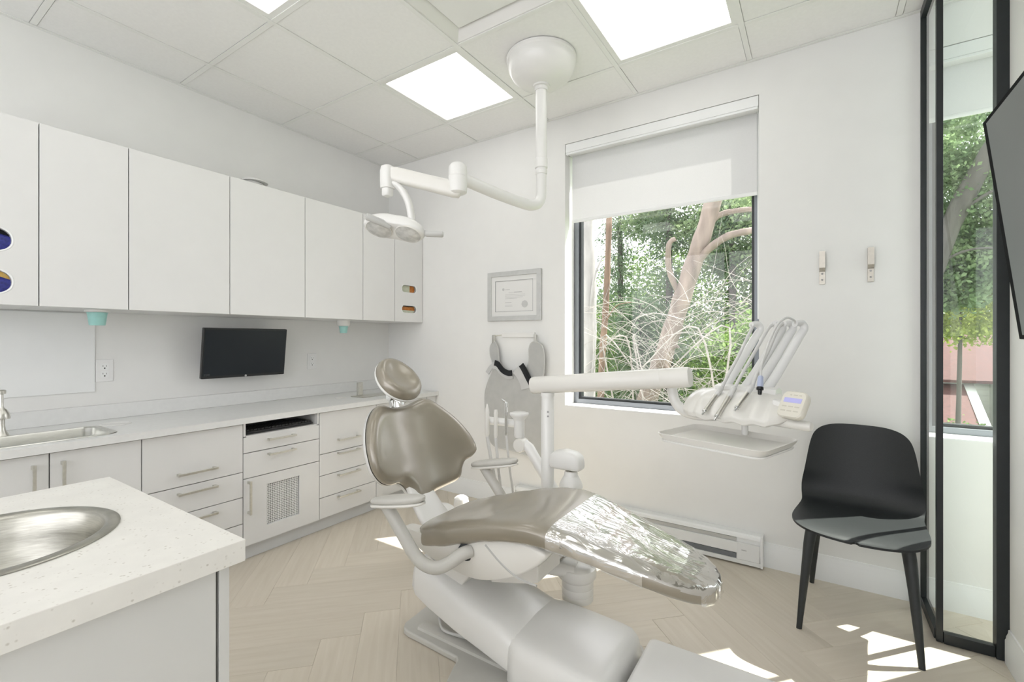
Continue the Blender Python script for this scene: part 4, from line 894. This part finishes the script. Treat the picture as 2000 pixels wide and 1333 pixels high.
# handle bar and tray
mb = MB(); mb.tube([L(.080, -.01, -.027), L(.100, -.012, -.025), L(.228, -.025, -.026), L(.236, -.026, -.026)], [.012, .0165, .0165, .013], 14); mb.build('head_handle', 'plast2', du, smooth=50)
mb = MB(); mb.tube([L(.017, 0, -.040), L(.017, 0, -.088)], .0155, 14, flat=.7); mb.build('tray_stem', 'plast', du, smooth=50)
tc_ = Vector((-.262, 1.755, .838)); 
ta = math.radians(-18); TU = Vector((math.cos(ta), math.sin(ta), 0)); TW = Vector((-math.sin(ta), math.cos(ta), 0))
def tl(k, z, r=.035, hx=.186, hy=.140): return [tc_+TU*a+TW*c+Vector((0, 0, z)) for a, c in rrect(-hx*k, hx*k, -hy*k, hy*k, r, 6)]
t = thing('instrument_tray', 'shallow white instrument tray under the delivery head', 'tray', tuple(tc_))
mb = MB(); mb.rings([tl(.94, -.008), tl(.99, .004), tl(1.02, .014), tl(1.0, .0155), tl(.975, .006), tl(.93, -.003)]); mb.build('tray_dish', 'plast2', t, smooth=40)
mb = MB(); mb.rings([tl(.955, -.015), tl(.965, -.0125), tl(.965, -.0085), tl(.95, -.0082)]); mb.build('tray_holder', 'plast', du, smooth=40)
mb = MB(); mb.tube([L(.017, 0, -.086), tc_+Vector((0, .03, -.004+.0))*1.0], .008, 8); 
# whips, hoses and handpieces
WH = [(-.085, -.033), (-.012, .046), (.026, .082), (.064, .122), (-.045, .012)]
def whip(ub, ut, wt=.215, zt=.262):
    pts = cr([L(ub, .045, .060), L(ub+(ut-ub)*.35, .045+(wt-.045)*.36, .060+(zt-.060)*.33), L(ut, wt, zt), L(ut+.010, wt+.022, zt+.032), L(ut+.004, wt+.012, zt+.052), L(ut-.008, wt-.018, zt+.050)], 6)
    mb = MB(); k = len(pts); mb.tube(pts, [.0185-.0050*min(1, i/(k*.6)) for i in range(k)], 12, flat=.8, up=tuple(HW)); return mb.build('whip_arm', 'whip', du, smooth=60)
for ub, ut in ((-.085, -.036), (-.012, .046), (.026, .082), (.064, .120)): whip(ub, ut)
def handpiece(label, tip, top, hose_pts, kind):
    tip, top = Vector(tip), Vector(top); d = (tip-top).normalized(); ln = (tip-top).length
    t = thing('dental_handpiece', label, 'dental handpiece', tuple(top), 'handpieces on the delivery head')
    if kind == 'turbine':
        prof = [(.006, 0), (.0085, .006), (.0088, ln*.35), (.0078, ln*.55), (.0070, ln*.72), (.0078, ln*.80), (.0085, ln*.90), (.0062, ln*.93)]
        MB().lathe(prof, top, d, 18).build('handpiece_body', 'nickel', t, smooth=40)
        MB().lathe([(.0075, ln*.90), (.0090, ln*.915), (.0085, ln*.95), (.004, ln*.955), (.0038, ln*1.05), (.002, ln*1.055)], top, d, 16).build('handpiece_tip', 'chrome', t, smooth=40)
        MB().lathe([(.0090, ln*.02), (.0094, ln*.025), (.0094, ln*.30), (.0085, ln*.33)], top, d, 18).build('handpiece_grip', 'hose', t, smooth=40)
    else:
        MB().lathe([(.006, 0), (.009, .004), (.010, ln*.5), (.009, ln*.62)], top, d, 18).build('syringe_body', M['ink2'] if 0 else 'lcd2', t, smooth=40)
        MB().lathe([(.010, ln*.60), (.0112, ln*.62), (.0112, ln*.75), (.007, ln*.78), (.006, ln*1.0), (.003, ln*1.02)], top, d, 18).build('syringe_collar', 'bezel', t, smooth=40)
    mb = MB(); mb.tube(cr([top-d*.001]+[L(*h) for h in hose_pts], 7), .0062 if kind == 'turbine' else .0042, 10); mb.build('hose', 'hose', t, smooth=60)
M['lcd2'] = mat('syringe_blue', (.42, .47, .62), .35, var=.05)
handpiece('leftmost silver handpiece of the delivery head, hose to the nearest whip', L(-.080, -.112, -.012), L(-.062, -.01, .075), [(-.058, .03, .118), (-.050, .10, .19), (-.043, .17, .27), (-.040, .203, .308), (-.044, .197, .314)], 'turbine')
handpiece('second silver handpiece from the left on the delivery head', L(-.035, -.112, -.026), L(-.014, -.01, .080), [(-.006, .04, .135), (.010, .11, .215), (.028, .175, .295), (.038, .205, .312), (.038, .197, .314)], 'turbine')
handpiece('third silver handpiece with bent tip in the middle of the delivery head', L(.033, -.108, .014), L(.050, -.015, .090), [(.050, .03, .14), (.056, .10, .21), (.064, .17, .295), (.073, .205, .316), (.074, .197, .314)], 'turbine')
handpiece('blue and black syringe on the right of the delivery head, thin hose', L(.088, -.05, .066), L(.083, -.030, .128), [(.082, -.02, .165), (.086, .02, .23), (.092, .08, .30), (.102, .14, .332), (.112, .185, .325), (.113, .196, .314)], 'syringe')
# bottle mount and bottle on the post
mb = MB(); R = []
for x, k, z0, z1 in ((-1.008, .8, .618, .655), (-1.0, 1.0, .606, .672), (-.985, 1.1, .604, .684), (-.94, 1.2, .605, .694), (-.89, 1.18, .606, .688), (-.866, 1.0, .608, .672), (-.858, .7, .614, .654)):
    R.append([(x, 1.87+.036*k*sup(math.cos(2*PI*j/20), .5), (z0+z1)/2+(z1-z0)/2*sup(math.sin(2*PI*j/20), .5)) for j in range(20)])
mb.rings(R); mb.build('bottle_mount', 'plast', du, smooth=50)
t = thing('water_bottle', 'clear water bottle with white collar hanging from the delivery post', 'bottle', (-.912, 1.87, .33))
MB().lathe([(.026, .5995), (.030, .592), (.030, .582), (.034, .576), (.046, .555), (.052, .540), (.052, .530), (.046, .528)], (-.912, 1.87, 0), n=32).build('collar', 'plast', t, smooth=40)
MB().lathe([(.024, .603), (.024, .5965)], (-.912, 1.87, 0), n=24).build('bottle_neck', 'nickel', t, smooth=40)
MB().lathe([(.040, .5275), (.047, .522), (.048, .36), (.044, .335), (.01, .330)], (-.912, 1.87, 0), n=32).build('bottle_body', 'bottle', t, smooth=40)

# ------------------------------------------------------------------ suction unit on the far side of the chair
su = thing('suction_stand', 'white jointed suction stand with round knob beyond the dental chair seat', 'dental unit', (-.98, 1.90, .36))
K = Vector((-1.206, 1.90, .676))
mb = MB(); mb.tube([K+Vector((.030, 0, .012)), (-1.15, 1.90, .668), (-1.09, 1.90, .585), (-1.03, 1.90, .508), (-.96, 1.90, .42)], [.020, .026, .026, .025, .024], 16); mb.build('lower_arm', 'plast', su, smooth=60)
MB().lathe([(.008, 0), (.030, .002), (.034, .008), (.034, .05), (.030, .056)], tuple(K+Vector((.012, -.028, 0))), (0, 1, 0), 30).build('arm_joint', 'plast2', su, smooth=40)
MB().lathe([(.022, .005), (.026, .012), (.026, .086), (.029, .094), (.044, .112), (.047, .118), (.046, .125), (.035, .128)], (K.x, K.y, K.z+.030), n=30).build('round_knob', 'plast', su, smooth=40)
mb = MB(); mb.tube([(-1.225, 1.90, .776), (-1.395, 1.90, .776)], .018, 14, flat=1.1); mb.build('holder_bar', 'plast', su, smooth=50)
MB().lathe([(.035, 0), (.045, .01), (.045, .26), (.02, .27)], (-.96, 1.90, .16), n=28).build('arm_foot', 'plast2', su, smooth=40)
mb = MB(); mb.tube(cr([(-.96, 1.90, .17), (-.93, 1.84, .15), (-.90, 1.775, .22), (-.86, 1.74, .255)], 5), .03, 14); mb.build('foot_link', 'plast2', su, smooth=50)
for x, dx, zt, r, nm, lb, mtl in ((-1.378, .075, .865, .0115, 'evacuator', 'leftmost pointed grey suction tip in the holder bar', 'grey'), (-1.325, .030, .840, .0100, 'evacuator', 'middle pointed grey suction tip in the holder bar', 'grey'), (-1.262, .045, .888, .0085, 'evacuator', 'slender silver hooked tip in the holder bar beside the round knob', 'nickel')):
    y_ = 1.90-.030; t = thing('suction_tip', lb, 'suction tip', (x, y_, .72), 'suction tips in the holder bar')
    if mtl == 'grey': MB().lathe([(.007, .70-.776), (r, .715-.776), (r, .80-.776), (r*.9, .81-.776), (r*1.0, .822-.776), (r*.75, .84-.776), (.003, zt-.776)], (x, y_, .776), n=18).build('tip_body', 'plast2', t, smooth=40)
    else:
        MB().lathe([(.0065, .72-.776), (r, .735-.776), (r, .855-.776), (r*1.15, .862-.776), (r*1.05, .880-.776), (.004, .884-.776)], (x, y_, .776), n=18).build('tip_body', 'chrome', t, smooth=40)
        mb = MB(); mb.tube([(x, y_, .882), (x-.012, y_-.002, .889), (x-.024, y_-.004, .897)], [.005, .0045, .003], 8); mb.build('hook_nozzle', 'chrome', t)
    mb = MB(); mb.tube(cr([(x, y_, .70 if mtl == 'grey' else .722), (x+dx*.25, y_+.004, .60), (x+dx*.6, y_+.012, .47), (x+dx*1.0, y_+.02, .34), (x+dx*1.5+.05, y_+.02, .24), (x+.22, y_+.02, .20)], 6), r*.75 if mtl == 'grey' else .0055, 10); mb.build('suction_hose', 'hose', t, smooth=60)
# canister behind the seat
t = thing('suction_canister', 'small white domed canisters low behind the dental chair backrest', 'canister', (-1.66, 1.98, 0))
MB().lathe([(.042, .001), (.044, .01), (.043, .27), (.039, .293), (.025, .304), (.001, .307)], (-1.67, 2.02, 0), n=28).build('canister', 'plast', t, smooth=40)
MB().lathe([(.068, .001), (.070, .01), (.070, .26), (.062, .290), (.04, .305), (.001, .309)], (-1.66, 1.85, 0), n=28).build('canister', 'plast', t, smooth=40)

# ------------------------------------------------------------------ ceiling mounted operating lamp
lp = thing('operating_lamp', 'white ceiling mounted dental operating lamp with two lenses on a jointed arm', 'lamp', (CAN[0], CAN[1], ZC))
MB().lathe([(.183, -.0005), (.1835, -.012), (.178, -.020), (.178, -.035), (.172, -.062), (.152, -.096), (.118, -.124), (.08, -.138), (.045, -.143), (.044, -.150), (.034, -.152), (.034, -.17)], (CAN[0], CAN[1], ZC), n=56).build('ceiling_canopy', 'plast', lp, smooth=30)
px, py = CAN
e1 = Vector((-1.340, 1.597, 1.915))
mb = MB(); mb.tube([(px, py, 2.50), (px, py, 2.128)], .0295, 24); mb.build('drop_tube', 'plast', lp, smooth=50)
MB().lathe([(.0295, .0), (.033, -.004), (.033, -.050), (.028, -.054), (.028, -.062), (.031, -.064), (.031, -.080), (.029, -.084)], (px, py, 2.142), n=28).build('tube_collar', 'plast', lp, smooth=30)
dA = (e1-Vector((px, py, 1.90))); dA.z = 0; dA.normalize()
pts = [(px, py, 2.06), (px, py, 1.975), Vector((px, py, 1.93))+dA*.006, Vector((px, py, 1.90))+dA*.028, Vector((px, py, 1.884))+dA*.065, Vector((px, py, 1.880))+dA*.12, Vector((px, py, 1.893))+dA*.30, Vector((e1.x, e1.y, 1.918))-dA*.02]
mb = MB(); mb.tube(cr(pts, 6), .0275, 18); mb.build('horizontal_arm', 'plast', lp, smooth=60)
MB().lathe([(.012, .062), (.030, .058), (.040, .045), (.042, .02), (.042, .0), (.0405, -.001), (.042, -.002), (.042, -.045), (.040, -.07), (.028, -.078)], (e1.x, e1.y, e1.z+.005), n=32).build('elbow_joint', 'plast', lp, smooth=35)
q0 = Vector((e1.x, e1.y, e1.z-.055)); q1 = Vector((-1.585, 1.436, 1.932)); sd = (q1-q0).normalized(); sy = Vector((0, 0, 1)).cross(sd).normalized(); su_ = sd.cross(sy)
mb = MB(); ln = (q1-q0).length
mb.rings([[q0+sd*t_*ln+sy*.026*k*sup(math.cos(2*PI*j/20), .6)+su_*.036*k*sup(math.sin(2*PI*j/20), .6) for j in range(20)] for t_, k in ((-.06, .5), (-.03, .9), (.05, 1), (.5, .95), (.95, .95), (1.03, .85), (1.08, .5))]); mb.build('spring_arm', 'plast2', lp, smooth=50)
mb = MB(); mb.rings([[(q1.x-.020+.030*k*sup(math.cos(2*PI*j/20), .7), q1.y-.012+.030*k*sup(math.sin(2*PI*j/20), .7), z) for j in range(20)] for z, k in ((1.972, .5), (1.966, .85), (1.945, 1), (1.90, 1), (1.868, .95), (1.866, .75), (1.838, .75), (1.833, .6))]); mb.build('swivel_joint', 'plast', lp, smooth=45)
mb = MB()
for c_ in (q1+sy*-.0262+Vector((.0, 0, -.01)), q0+sy*-.0262-Vector((0, 0, .012))): mb.lathe([(.005, 0), (.004, .0015), (.001, .0015)], c_, -sy, 10)
mb.build('pivot_screws', 'ink', lp)
lc = Vector((-1.575, 1.440, 1.690)); la = Vector((.836, .549, -.17)).normalized()   # lamp long axis
ln_ = Vector((.30, -.28, -.90)); ln_ = (ln_-la*ln_.dot(la)).normalized(); lb_ = ln_.cross(la)     # beam direction
mb = MB(); yk = cr([(-1.600, 1.424, 1.895), (-1.572, 1.446, 1.885), (-1.545, 1.465, 1.850), (-1.525, 1.477, 1.80), (-1.515, 1.482, 1.745), (-1.512, 1.482, 1.718)], 6)
mb.tube(yk, [.015+.007*min(1, i/12) for i in range(len(yk))], 14, flat=.75); mb.build('yoke', 'plast', lp, smooth=60)
def lampring(d, k, kk=1.0):
    out = []
    for j in range(48):
        a = 2*PI*j/48; c, s_ = math.cos(a), math.sin(a)
        waist = 1-.12*math.exp(-(c/.30)**2)
        out.append(lc+la*(.138*k*c)+lb_*(.070*k*kk*sup(s_, .85)*waist)+ln_*d)
    return out
mb = MB(); mb.rings([lampring(-.050, .15), lampring(-.047, .45), lampring(-.038, .72), lampring(-.022, .90), lampring(-.004, .99), lampring(.010, 1.0), lampring(.018, .97), lampring(.021, .90), lampring(.018, .3)]); mb.build('lamp_housing', 'plast', lp, smooth=50)
for s_ in (-1, 1):
    c_ = lc+la*(s_*.066)+ln_*.0195
    le = MB().lathe([(.058, 0), (.056, .005), (.050, .004), (.040, .009), (.001, .013)], c_, ln_, 32, ref=tuple(la)).build('lamp_lens', 'lens', lp, smooth=50)
    MB().lathe([(.0595, -.002), (.0595, .004), (.057, .0055), (.0565, .003)], c_, ln_, 32, ref=tuple(la), cap=False).build('lens_rim', 'plast2', le, smooth=40)
hp = Vector((-.55, -.80, .10))
mb = MB(); b0 = lc-la*.10+lb_*0-ln_*.005
mb.tube([(-1.560, 1.400, 1.682), (-1.575, 1.372, 1.698), (-1.603, 1.312, 1.716), (-1.6055, 1.3065, 1.7175)], [.010, .0150, .0160, .013], 14); mb.build('lamp_handle', 'grey', lp, smooth=50)
mb = MB(); mb.tube([lc+la*.120, lc+la*.15+Vector((.0, 0, .0)), lc+la*.215+Vector((0, 0, .008)), lc+la*.220+Vector((0, 0, .009))], [.012, .015, .0145, .011], 14); mb.build('lamp_handle', 'grey', lp, smooth=50)
mb = MB(); mb.obox(lc+la*.055-lb_*.0-ln_*.012+Vector((.03, -.048, .0)), la, (la.cross(Vector((.4, -.8, .3)))).normalized(), Vector((.4, -.8, .3)).normalized(), .020, .008, .006); mb.build('sensor_window', 'bezel', lp)

# ------------------------------------------------------------------ outside: ground, trees, twigs, neighbouring house
GZ = -1.3
mb = MB(); nx, ny = 24, 20
mb.v = [(-22+44*i/nx, 3.05+33*j/ny, GZ+.12*math.sin(i*1.3)*math.cos(j*1.1)) for j in range(ny+1) for i in range(nx+1)]
mb.f = [(j*(nx+1)+i, j*(nx+1)+i+1, (j+1)*(nx+1)+i+1, (j+1)*(nx+1)+i) for j in range(ny) for i in range(nx)]
gd = mb.build('ground', 'grass', loc=(0, 0, GZ)); struct(gd)
NR = np.random.default_rng(11)
def leaves_obj(name, pts, size, m, parent, aspect=1.6, droop=0.0, dirs=None):
    """many small leaf blades (two triangles each) as one foliage mesh"""
    n = len(pts); P = np.asarray(pts, float)
    a = NR.normal(size=(n, 3)) if dirs is None else np.asarray(dirs)+NR.normal(scale=.35, size=(n, 3))
    a[:, 2] -= droop; a /= np.linalg.norm(a, axis=1, keepdims=True)+1e-9
    b = np.cross(a, NR.normal(size=(n, 3))); b /= np.linalg.norm(b, axis=1, keepdims=True)+1e-9
    sz = size*NR.uniform(.6, 1.3, size=(n, 1))
    a = a*sz*aspect*.5; b = b*sz*.5
    V = np.stack([P-a, P+b, P+a, P-b], axis=1).reshape(-1, 3)
    org = Vector((0, 0, 0)); q = parent
    while q is not None: org += q.location; q = q.parent
    V = V-np.array(org)
    me = bpy.data.meshes.new(name); me.vertices.add(4*n); me.vertices.foreach_set('co', V.ravel())
    me.loops.add(4*n); me.loops.foreach_set('vertex_index', np.arange(4*n, dtype=np.int32)); me.polygons.add(n)
    me.polygons.foreach_set('loop_start', np.arange(0, 4*n, 4, dtype=np.int32)); me.update(); me.validate()
    me.materials.append(M[m]); o = bpy.data.objects.new(name, me); COL.objects.link(o); o.parent = parent; o['kind'] = 'stuff'; return o
def blob(c, r, n):
    """leaf points in clumps inside an ellipsoid"""
    k = max(4, int(n/70)); cc = NR.normal(size=(k, 3)); cc /= np.linalg.norm(cc, axis=1, keepdims=True); cc *= NR.uniform(.25, 1, size=(k, 1))**.5
    idx = NR.integers(0, k, n); p = cc[idx]+NR.normal(scale=.13, size=(n, 3))
    return p*np.array(r)+np.array(c)
def trunk(par, pts, r0, r1, m, nm='trunk', n=10):
    P = cr(pts, 6); k = len(P); mb = MB(); mb.tube(P, [(r0+(r1-r0)*i/(k-1))*(1+.06*math.sin(i*1.7)) for i in range(k)], n); return mb.build(nm, m, par, smooth=70)
def broadleaf(label, base, pts, r0, r1, bm, crowns, leaf, size, branches=(), group='trees outside the windows', foliage=True):
    t = thing('leafy_tree', label, 'tree', base, group); trunk(t, pts, r0, r1, bm)
    for bp_, ra, rb in branches: trunk(t, bp_, ra, rb, bm, 'branch', 8)
    if crowns: leaves_obj('foliage', np.concatenate([blob(c, r, int(n*2.6)) for c, r, n in crowns]), size*.56, leaf, t, 1.5)
    return t
def conifer(label, x, y, h, rad, n, leaf='leafB', bm='bark4', z0=.2):
    t = thing('conifer_tree', label, 'tree', (x, y, GZ), 'conifers beyond the large window')
    trunk(t, [(x, y, GZ), (x+.03, y, GZ+h*.5), (x, y, GZ+h)], .12, .03, bm)
    pts = []; dr = []
    nb = 150
    for i in range(nb):
        f = NR.uniform(0, 1)**.8; zz = GZ+z0+(h-z0)*f; L_ = rad*(1-f*.85)*NR.uniform(.6, 1.1); a = NR.uniform(0, 2*PI)
        k = int(n/nb); tt_ = NR.uniform(.1, 1, k); sp = .10+.16*tt_
        px_ = x+np.cos(a)*L_*tt_+NR.normal(size=k)*sp; py_ = y+np.sin(a)*L_*tt_+NR.normal(size=k)*sp; pz_ = zz-.28*L_*tt_**1.6+NR.normal(size=k)*.05-.05*tt_*NR.uniform(0, 1, k)
        pts.append(np.stack([px_, py_, pz_], 1)); dr.append(np.tile([np.cos(a), np.sin(a), -.45], (k, 1)))
    leaves_obj('needles', np.concatenate(pts), .020, leaf, t, 4.2, .3, np.concatenate(dr)); return t
# large leaning trunk with two long branches
broadleaf('big leaning grey brown tree crossing the large window with two long branches', (-2.15, 6.0, GZ),
    [(-2.20, 6.0, GZ), (-1.92, 6.0, .10), (-1.66, 6.0, .85), (-1.44, 6.0, 1.55), (-1.25, 6.0, 2.15), (-1.06, 6.0, 2.75), (-.86, 6.0, 3.6), (-.60, 6.1, 4.8)], .135, .085, 'bark',
    [((-.2, 6.8, 3.2), (.9, .7, .5), 900)], 'leafC', .085,
    [([(-1.30, 6.0, 2.02), (-1.10, 5.95, 2.25), (-.85, 5.9, 2.40), (-.55, 5.9, 2.44), (-.2, 5.9, 2.52), (.2, 5.9, 2.7)], .055, .030), ([(-1.16, 6.0, 2.48), (-.98, 6.02, 2.68), (-.7, 6.05, 2.72), (-.35, 6.1, 2.70), (.2, 6.1, 2.78)], .042, .022),
     ([(-1.40, 6.0, 1.70), (-1.52, 5.9, 2.05), (-1.50, 5.8, 2.35), (-1.42, 5.8, 2.42)], .040, .028), ([(-1.66, 6.0, .9), (-1.48, 5.9, 1.08), (-1.40, 5.85, 1.10)], .035, .02), ([(-1.62, 5.94, .95), (-1.50, 5.9, .70), (-1.49, 5.9, .30)], .030, .02)])
broadleaf('slender reddish brown tree trunk at the left side of the large window', (-2.90, 7.0, GZ), [(-2.92, 7.0, GZ), (-2.87, 7.0, .7), (-2.80, 7.0, 1.7), (-2.76, 7.0, 2.6), (-2.70, 7.0, 4.5)], .058, .045, 'bark2', [], 'leafA', .075,
    [([(-2.83, 7.0, 1.4), (-2.6, 6.9, 1.7), (-2.3, 6.8, 1.75)], .014, .006)])
broadleaf('pale grey bark tree hugging the left frame of the large window', (-2.44, 5.4, GZ), [(-2.46, 5.4, GZ), (-2.40, 5.4, .8), (-2.38, 5.4, 1.8), (-2.40, 5.4, 2.6), (-2.36, 5.4, 4.2)], .105, .085, 'bark3', [], 'leafA', .07,
    [([(-2.36, 5.35, 1.3), (-2.28, 5.3, 1.9), (-2.16, 5.3, 2.2)], .020, .010), ([(-2.36, 5.35, .5), (-2.27, 5.3, 1.0), (-2.26, 5.3, 1.7)], .018, .010)])
conifer('dark conifer with a straight dark trunk in the middle of the large window', -2.45, 9.4, 6.4, 1.5, 15000)
conifer('grey green conifer behind the reddish brown trunk', -3.75, 10.2, 6.2, 1.5, 14000)
conifer('low dark conifer behind the base of the leaning tree', -2.6, 8.0, 3.2, 1.3, 12000)
conifer('drooping grey green conifer right of the leaning tree', -1.25, 9.0, 5.0, 1.2, 11000)
def bush(label, c, r, n, leaf, size, nm='shrub'):
    t = thing(nm, label, 'shrub', (c[0], c[1], GZ), 'shrubs outside the windows')
    trunk(t, [(c[0], c[1], GZ), (c[0]+.05, c[1], c[2])], .05, .02, 'bark4', 'stem', 6); leaves_obj('foliage', blob(c, r, int(n*2.5)), size*.58, leaf, t, 1.4); return t
bush('bright green leafy shrub low at the right side of the large window', (-.75, 7.6, .75), (.75, .6, .85), 3800, 'leafA', .075)
bush('bright green leaves behind the conifers in the middle of the large window', (-2.9, 11.6, 1.2), (2.4, .8, 2.4), 8000, 'leafA', .10)
bush('dark green hedge far behind the tangle of twigs, low in the large window', (-6.4, 13.6, .7), (5.6, .6, 2.0), 13000, 'leafB', .15)
bush('bright green bush at the lower left of the large window', (-3.6, 8.6, .3), (.9, .7, 1.0), 3600, 'leafA', .075)
broadleaf('light green maple filling the upper right of the large window', (-.5, 9.6, GZ), [(-.5, 9.6, GZ), (-.4, 9.6, 1.4), (-.2, 9.6, 3.2), (0, 9.6, 5.0)], .10, .05, 'bark4', [((-1.0, 9.4, 3.2), (1.2, .8, .9), 5000), ((-.5, 9.6, 2.0), (.7, .6, .7), 2200), ((-2.2, 10.0, 3.9), (1.4, .9, .7), 4000)], 'leafC', .085,
    [([(-.35, 9.6, 1.9), (-.9, 9.5, 2.6), (-1.4, 9.4, 3.1)], .04, .015)])
# bare drooping twigs in front
def twig_bush(label, c, n, spread, hgt, seed):
    rr = random.Random(seed); t = thing('bare_bush', label, 'shrub', (c[0], c[1], GZ), 'bare twig tangles')
    mb = MB()
    for i in range(n):
        a = rr.uniform(0, 2*PI); x = c[0]+rr.gauss(0, spread*.45); y = c[1]+rr.gauss(0, .25); z = GZ+rr.uniform(.2, hgt); d = rr.choice((-1, 1)); ln_ = rr.uniform(.5, 1.4)
        pts = [(x, y, z)]; ang = rr.uniform(.1, 1.3); k = rr.randint(5, 7); x_, z_, y_ = x, z, y; bend = rr.uniform(-.05, .55)
        for j in range(k):
            x_ += d*math.cos(ang)*ln_/k; z_ += math.sin(ang)*ln_/k; y_ += rr.gauss(0, .04); ang -= bend+rr.gauss(0, .12); pts.append((x_, y_, z_))
        r = rr.uniform(.0018, .0048); P = cr(pts, 2); mb.tube(P, [r*(1-.75*q/(len(P)-1)) for q in range(len(P))], 4, cap=False)
    struct(mb.build('twigs', 'twig', t, smooth=80), 'stuff')
    for s_ in range(3):
        x = c[0]+rr.uniform(-.3, .3)*spread; mb = MB(); mb.tube(cr([(x, c[1], GZ), (x+.1, c[1], GZ+hgt*.4), (x+rr.uniform(-.4, .4), c[1], GZ+hgt*.9), (x+rr.uniform(-.8, .8), c[1]-.1, GZ+hgt*.75)], 5), [.016-.0006*q for q in range(16)], 6); mb.build('main_stem', 'twig', t, smooth=80)
twig_bush('tangle of bare drooping twigs right of the leaning trunk', (-.95, 5.3, 0), 300, 1.0, 2.9, 1)
twig_bush('tangle of bare arching twigs left of the leaning trunk', (-1.95, 5.6, 0), 220, 1.0, 2.8, 2)
twig_bush('low tangle of dry twigs along the bottom of the large window', (-1.4, 5.0, 0), 150, 1.4, 1.6, 5)
# trees seen through the right hand glass
broadleaf('maple with a thick leaning trunk seen through the black framed glass', (2.2, 9.4, GZ), [(.9, 9.4, GZ), (1.15, 9.4, .6), (1.55, 9.4, 2.4), (2.05, 9.4, 3.75), (2.6, 9.4, 4.7), (3.3, 9.4, 5.9)], .15, .10, 'bark4',
    [((1.9, 9.9, 3.4), (.9, .6, .8), 4200), ((2.4, 10.2, 4.4), (1.2, .7, .8), 3600), ((1.7, 9.9, 2.2), (.7, .5, .6), 3000), ((2.4, 10.4, 2.5), (.8, .5, .6), 2600), ((1.5, 8.9, 4.3), (.7, .5, .4), 900)], 'leafC', .085,
    [([(1.75, 9.4, 3.0), (2.1, 9.3, 3.3), (2.6, 9.2, 3.4)], .03, .012), ([(1.5, 9.4, 2.3), (1.9, 9.3, 2.5), (2.4, 9.2, 2.45)], .025, .01)])
bush('yellow green leafy shrub in front of the red roof', (2.0, 10.6, 1.65), (1.0, .5, .55), 3400, 'leafD', .075)
bush('fresh green shrub top right of the red roof ridge', (3.3, 13.0, 1.9), (1.2, .6, .75), 3600, 'leafA', .10)
bush('green ground shrub at the foot of the red roofed house', (2.5, 11.2, -.75), (1.4, .5, .45), 3000, 'leafA', .08)
# house with red roof
hs = thing('neighbour_house', 'white sided house with dark red roof seen through the glass at right', 'house', (4.2, 15.0, GZ))
mb = MB(); mb.box(1.9, 6.8, 14.0, 16.6, GZ, .28); mb.build('house_wall', 'siding', hs)
mb = MB(); mb.rings([[(x, 13.75, .30), (x, 13.75, .24), (x, 15.3, 1.36), (x, 16.85, .24), (x, 16.85, .30), (x, 15.3, 1.44)] for x in (1.7, 7.0)]); mb.build('red_roof', 'redroof', hs)
for k in range(12):
    mb = MB(); z = GZ+.02+k*.125; mb.rings([[(x, 13.998, z), (x, 13.972, z), (x, 13.984, z+.121), (x, 13.998, z+.121)] for x in (2.72, 3.16)]); mb.build('siding_board', 'siding', hs)
mb = MB(); mb.rings([[(x, 12.6, -.62), (x, 12.6, -.68), (x, 13.95, .13), (x, 13.95, .20)] for x in (1.5, 2.86)]); mb.build('lean_to_roof', 'redroof', hs)
mb = MB(); mb.box(1.6, 2.80, 12.75, 13.95, GZ, -.66); mb.build('lean_to_wall', 'siding', hs)
mb = MB(); mb.rings([[(2.74, 12.58, -.70), (2.90, 12.58, -.70), (2.90, 12.58, -.60), (2.74, 12.58, -.60)], [(2.74, 13.96, .12), (2.90, 13.96, .12), (2.90, 13.96, .22), (2.74, 13.96, .22)]]); mb.build('verge_board', 'siding', hs)
mb = MB(); mb.rings([[(3.16, 13.3, GZ), (5.2, 13.3, GZ), (5.2, 13.3, .25), (4.2, 13.3, .75), (3.16, 13.3, .25)], [(3.16, 14.0, GZ), (5.2, 14.0, GZ), (5.2, 14.0, .25), (4.2, 14.0, .75), (3.16, 14.0, .25)]]); mb.build('white_gable', 'siding', hs)
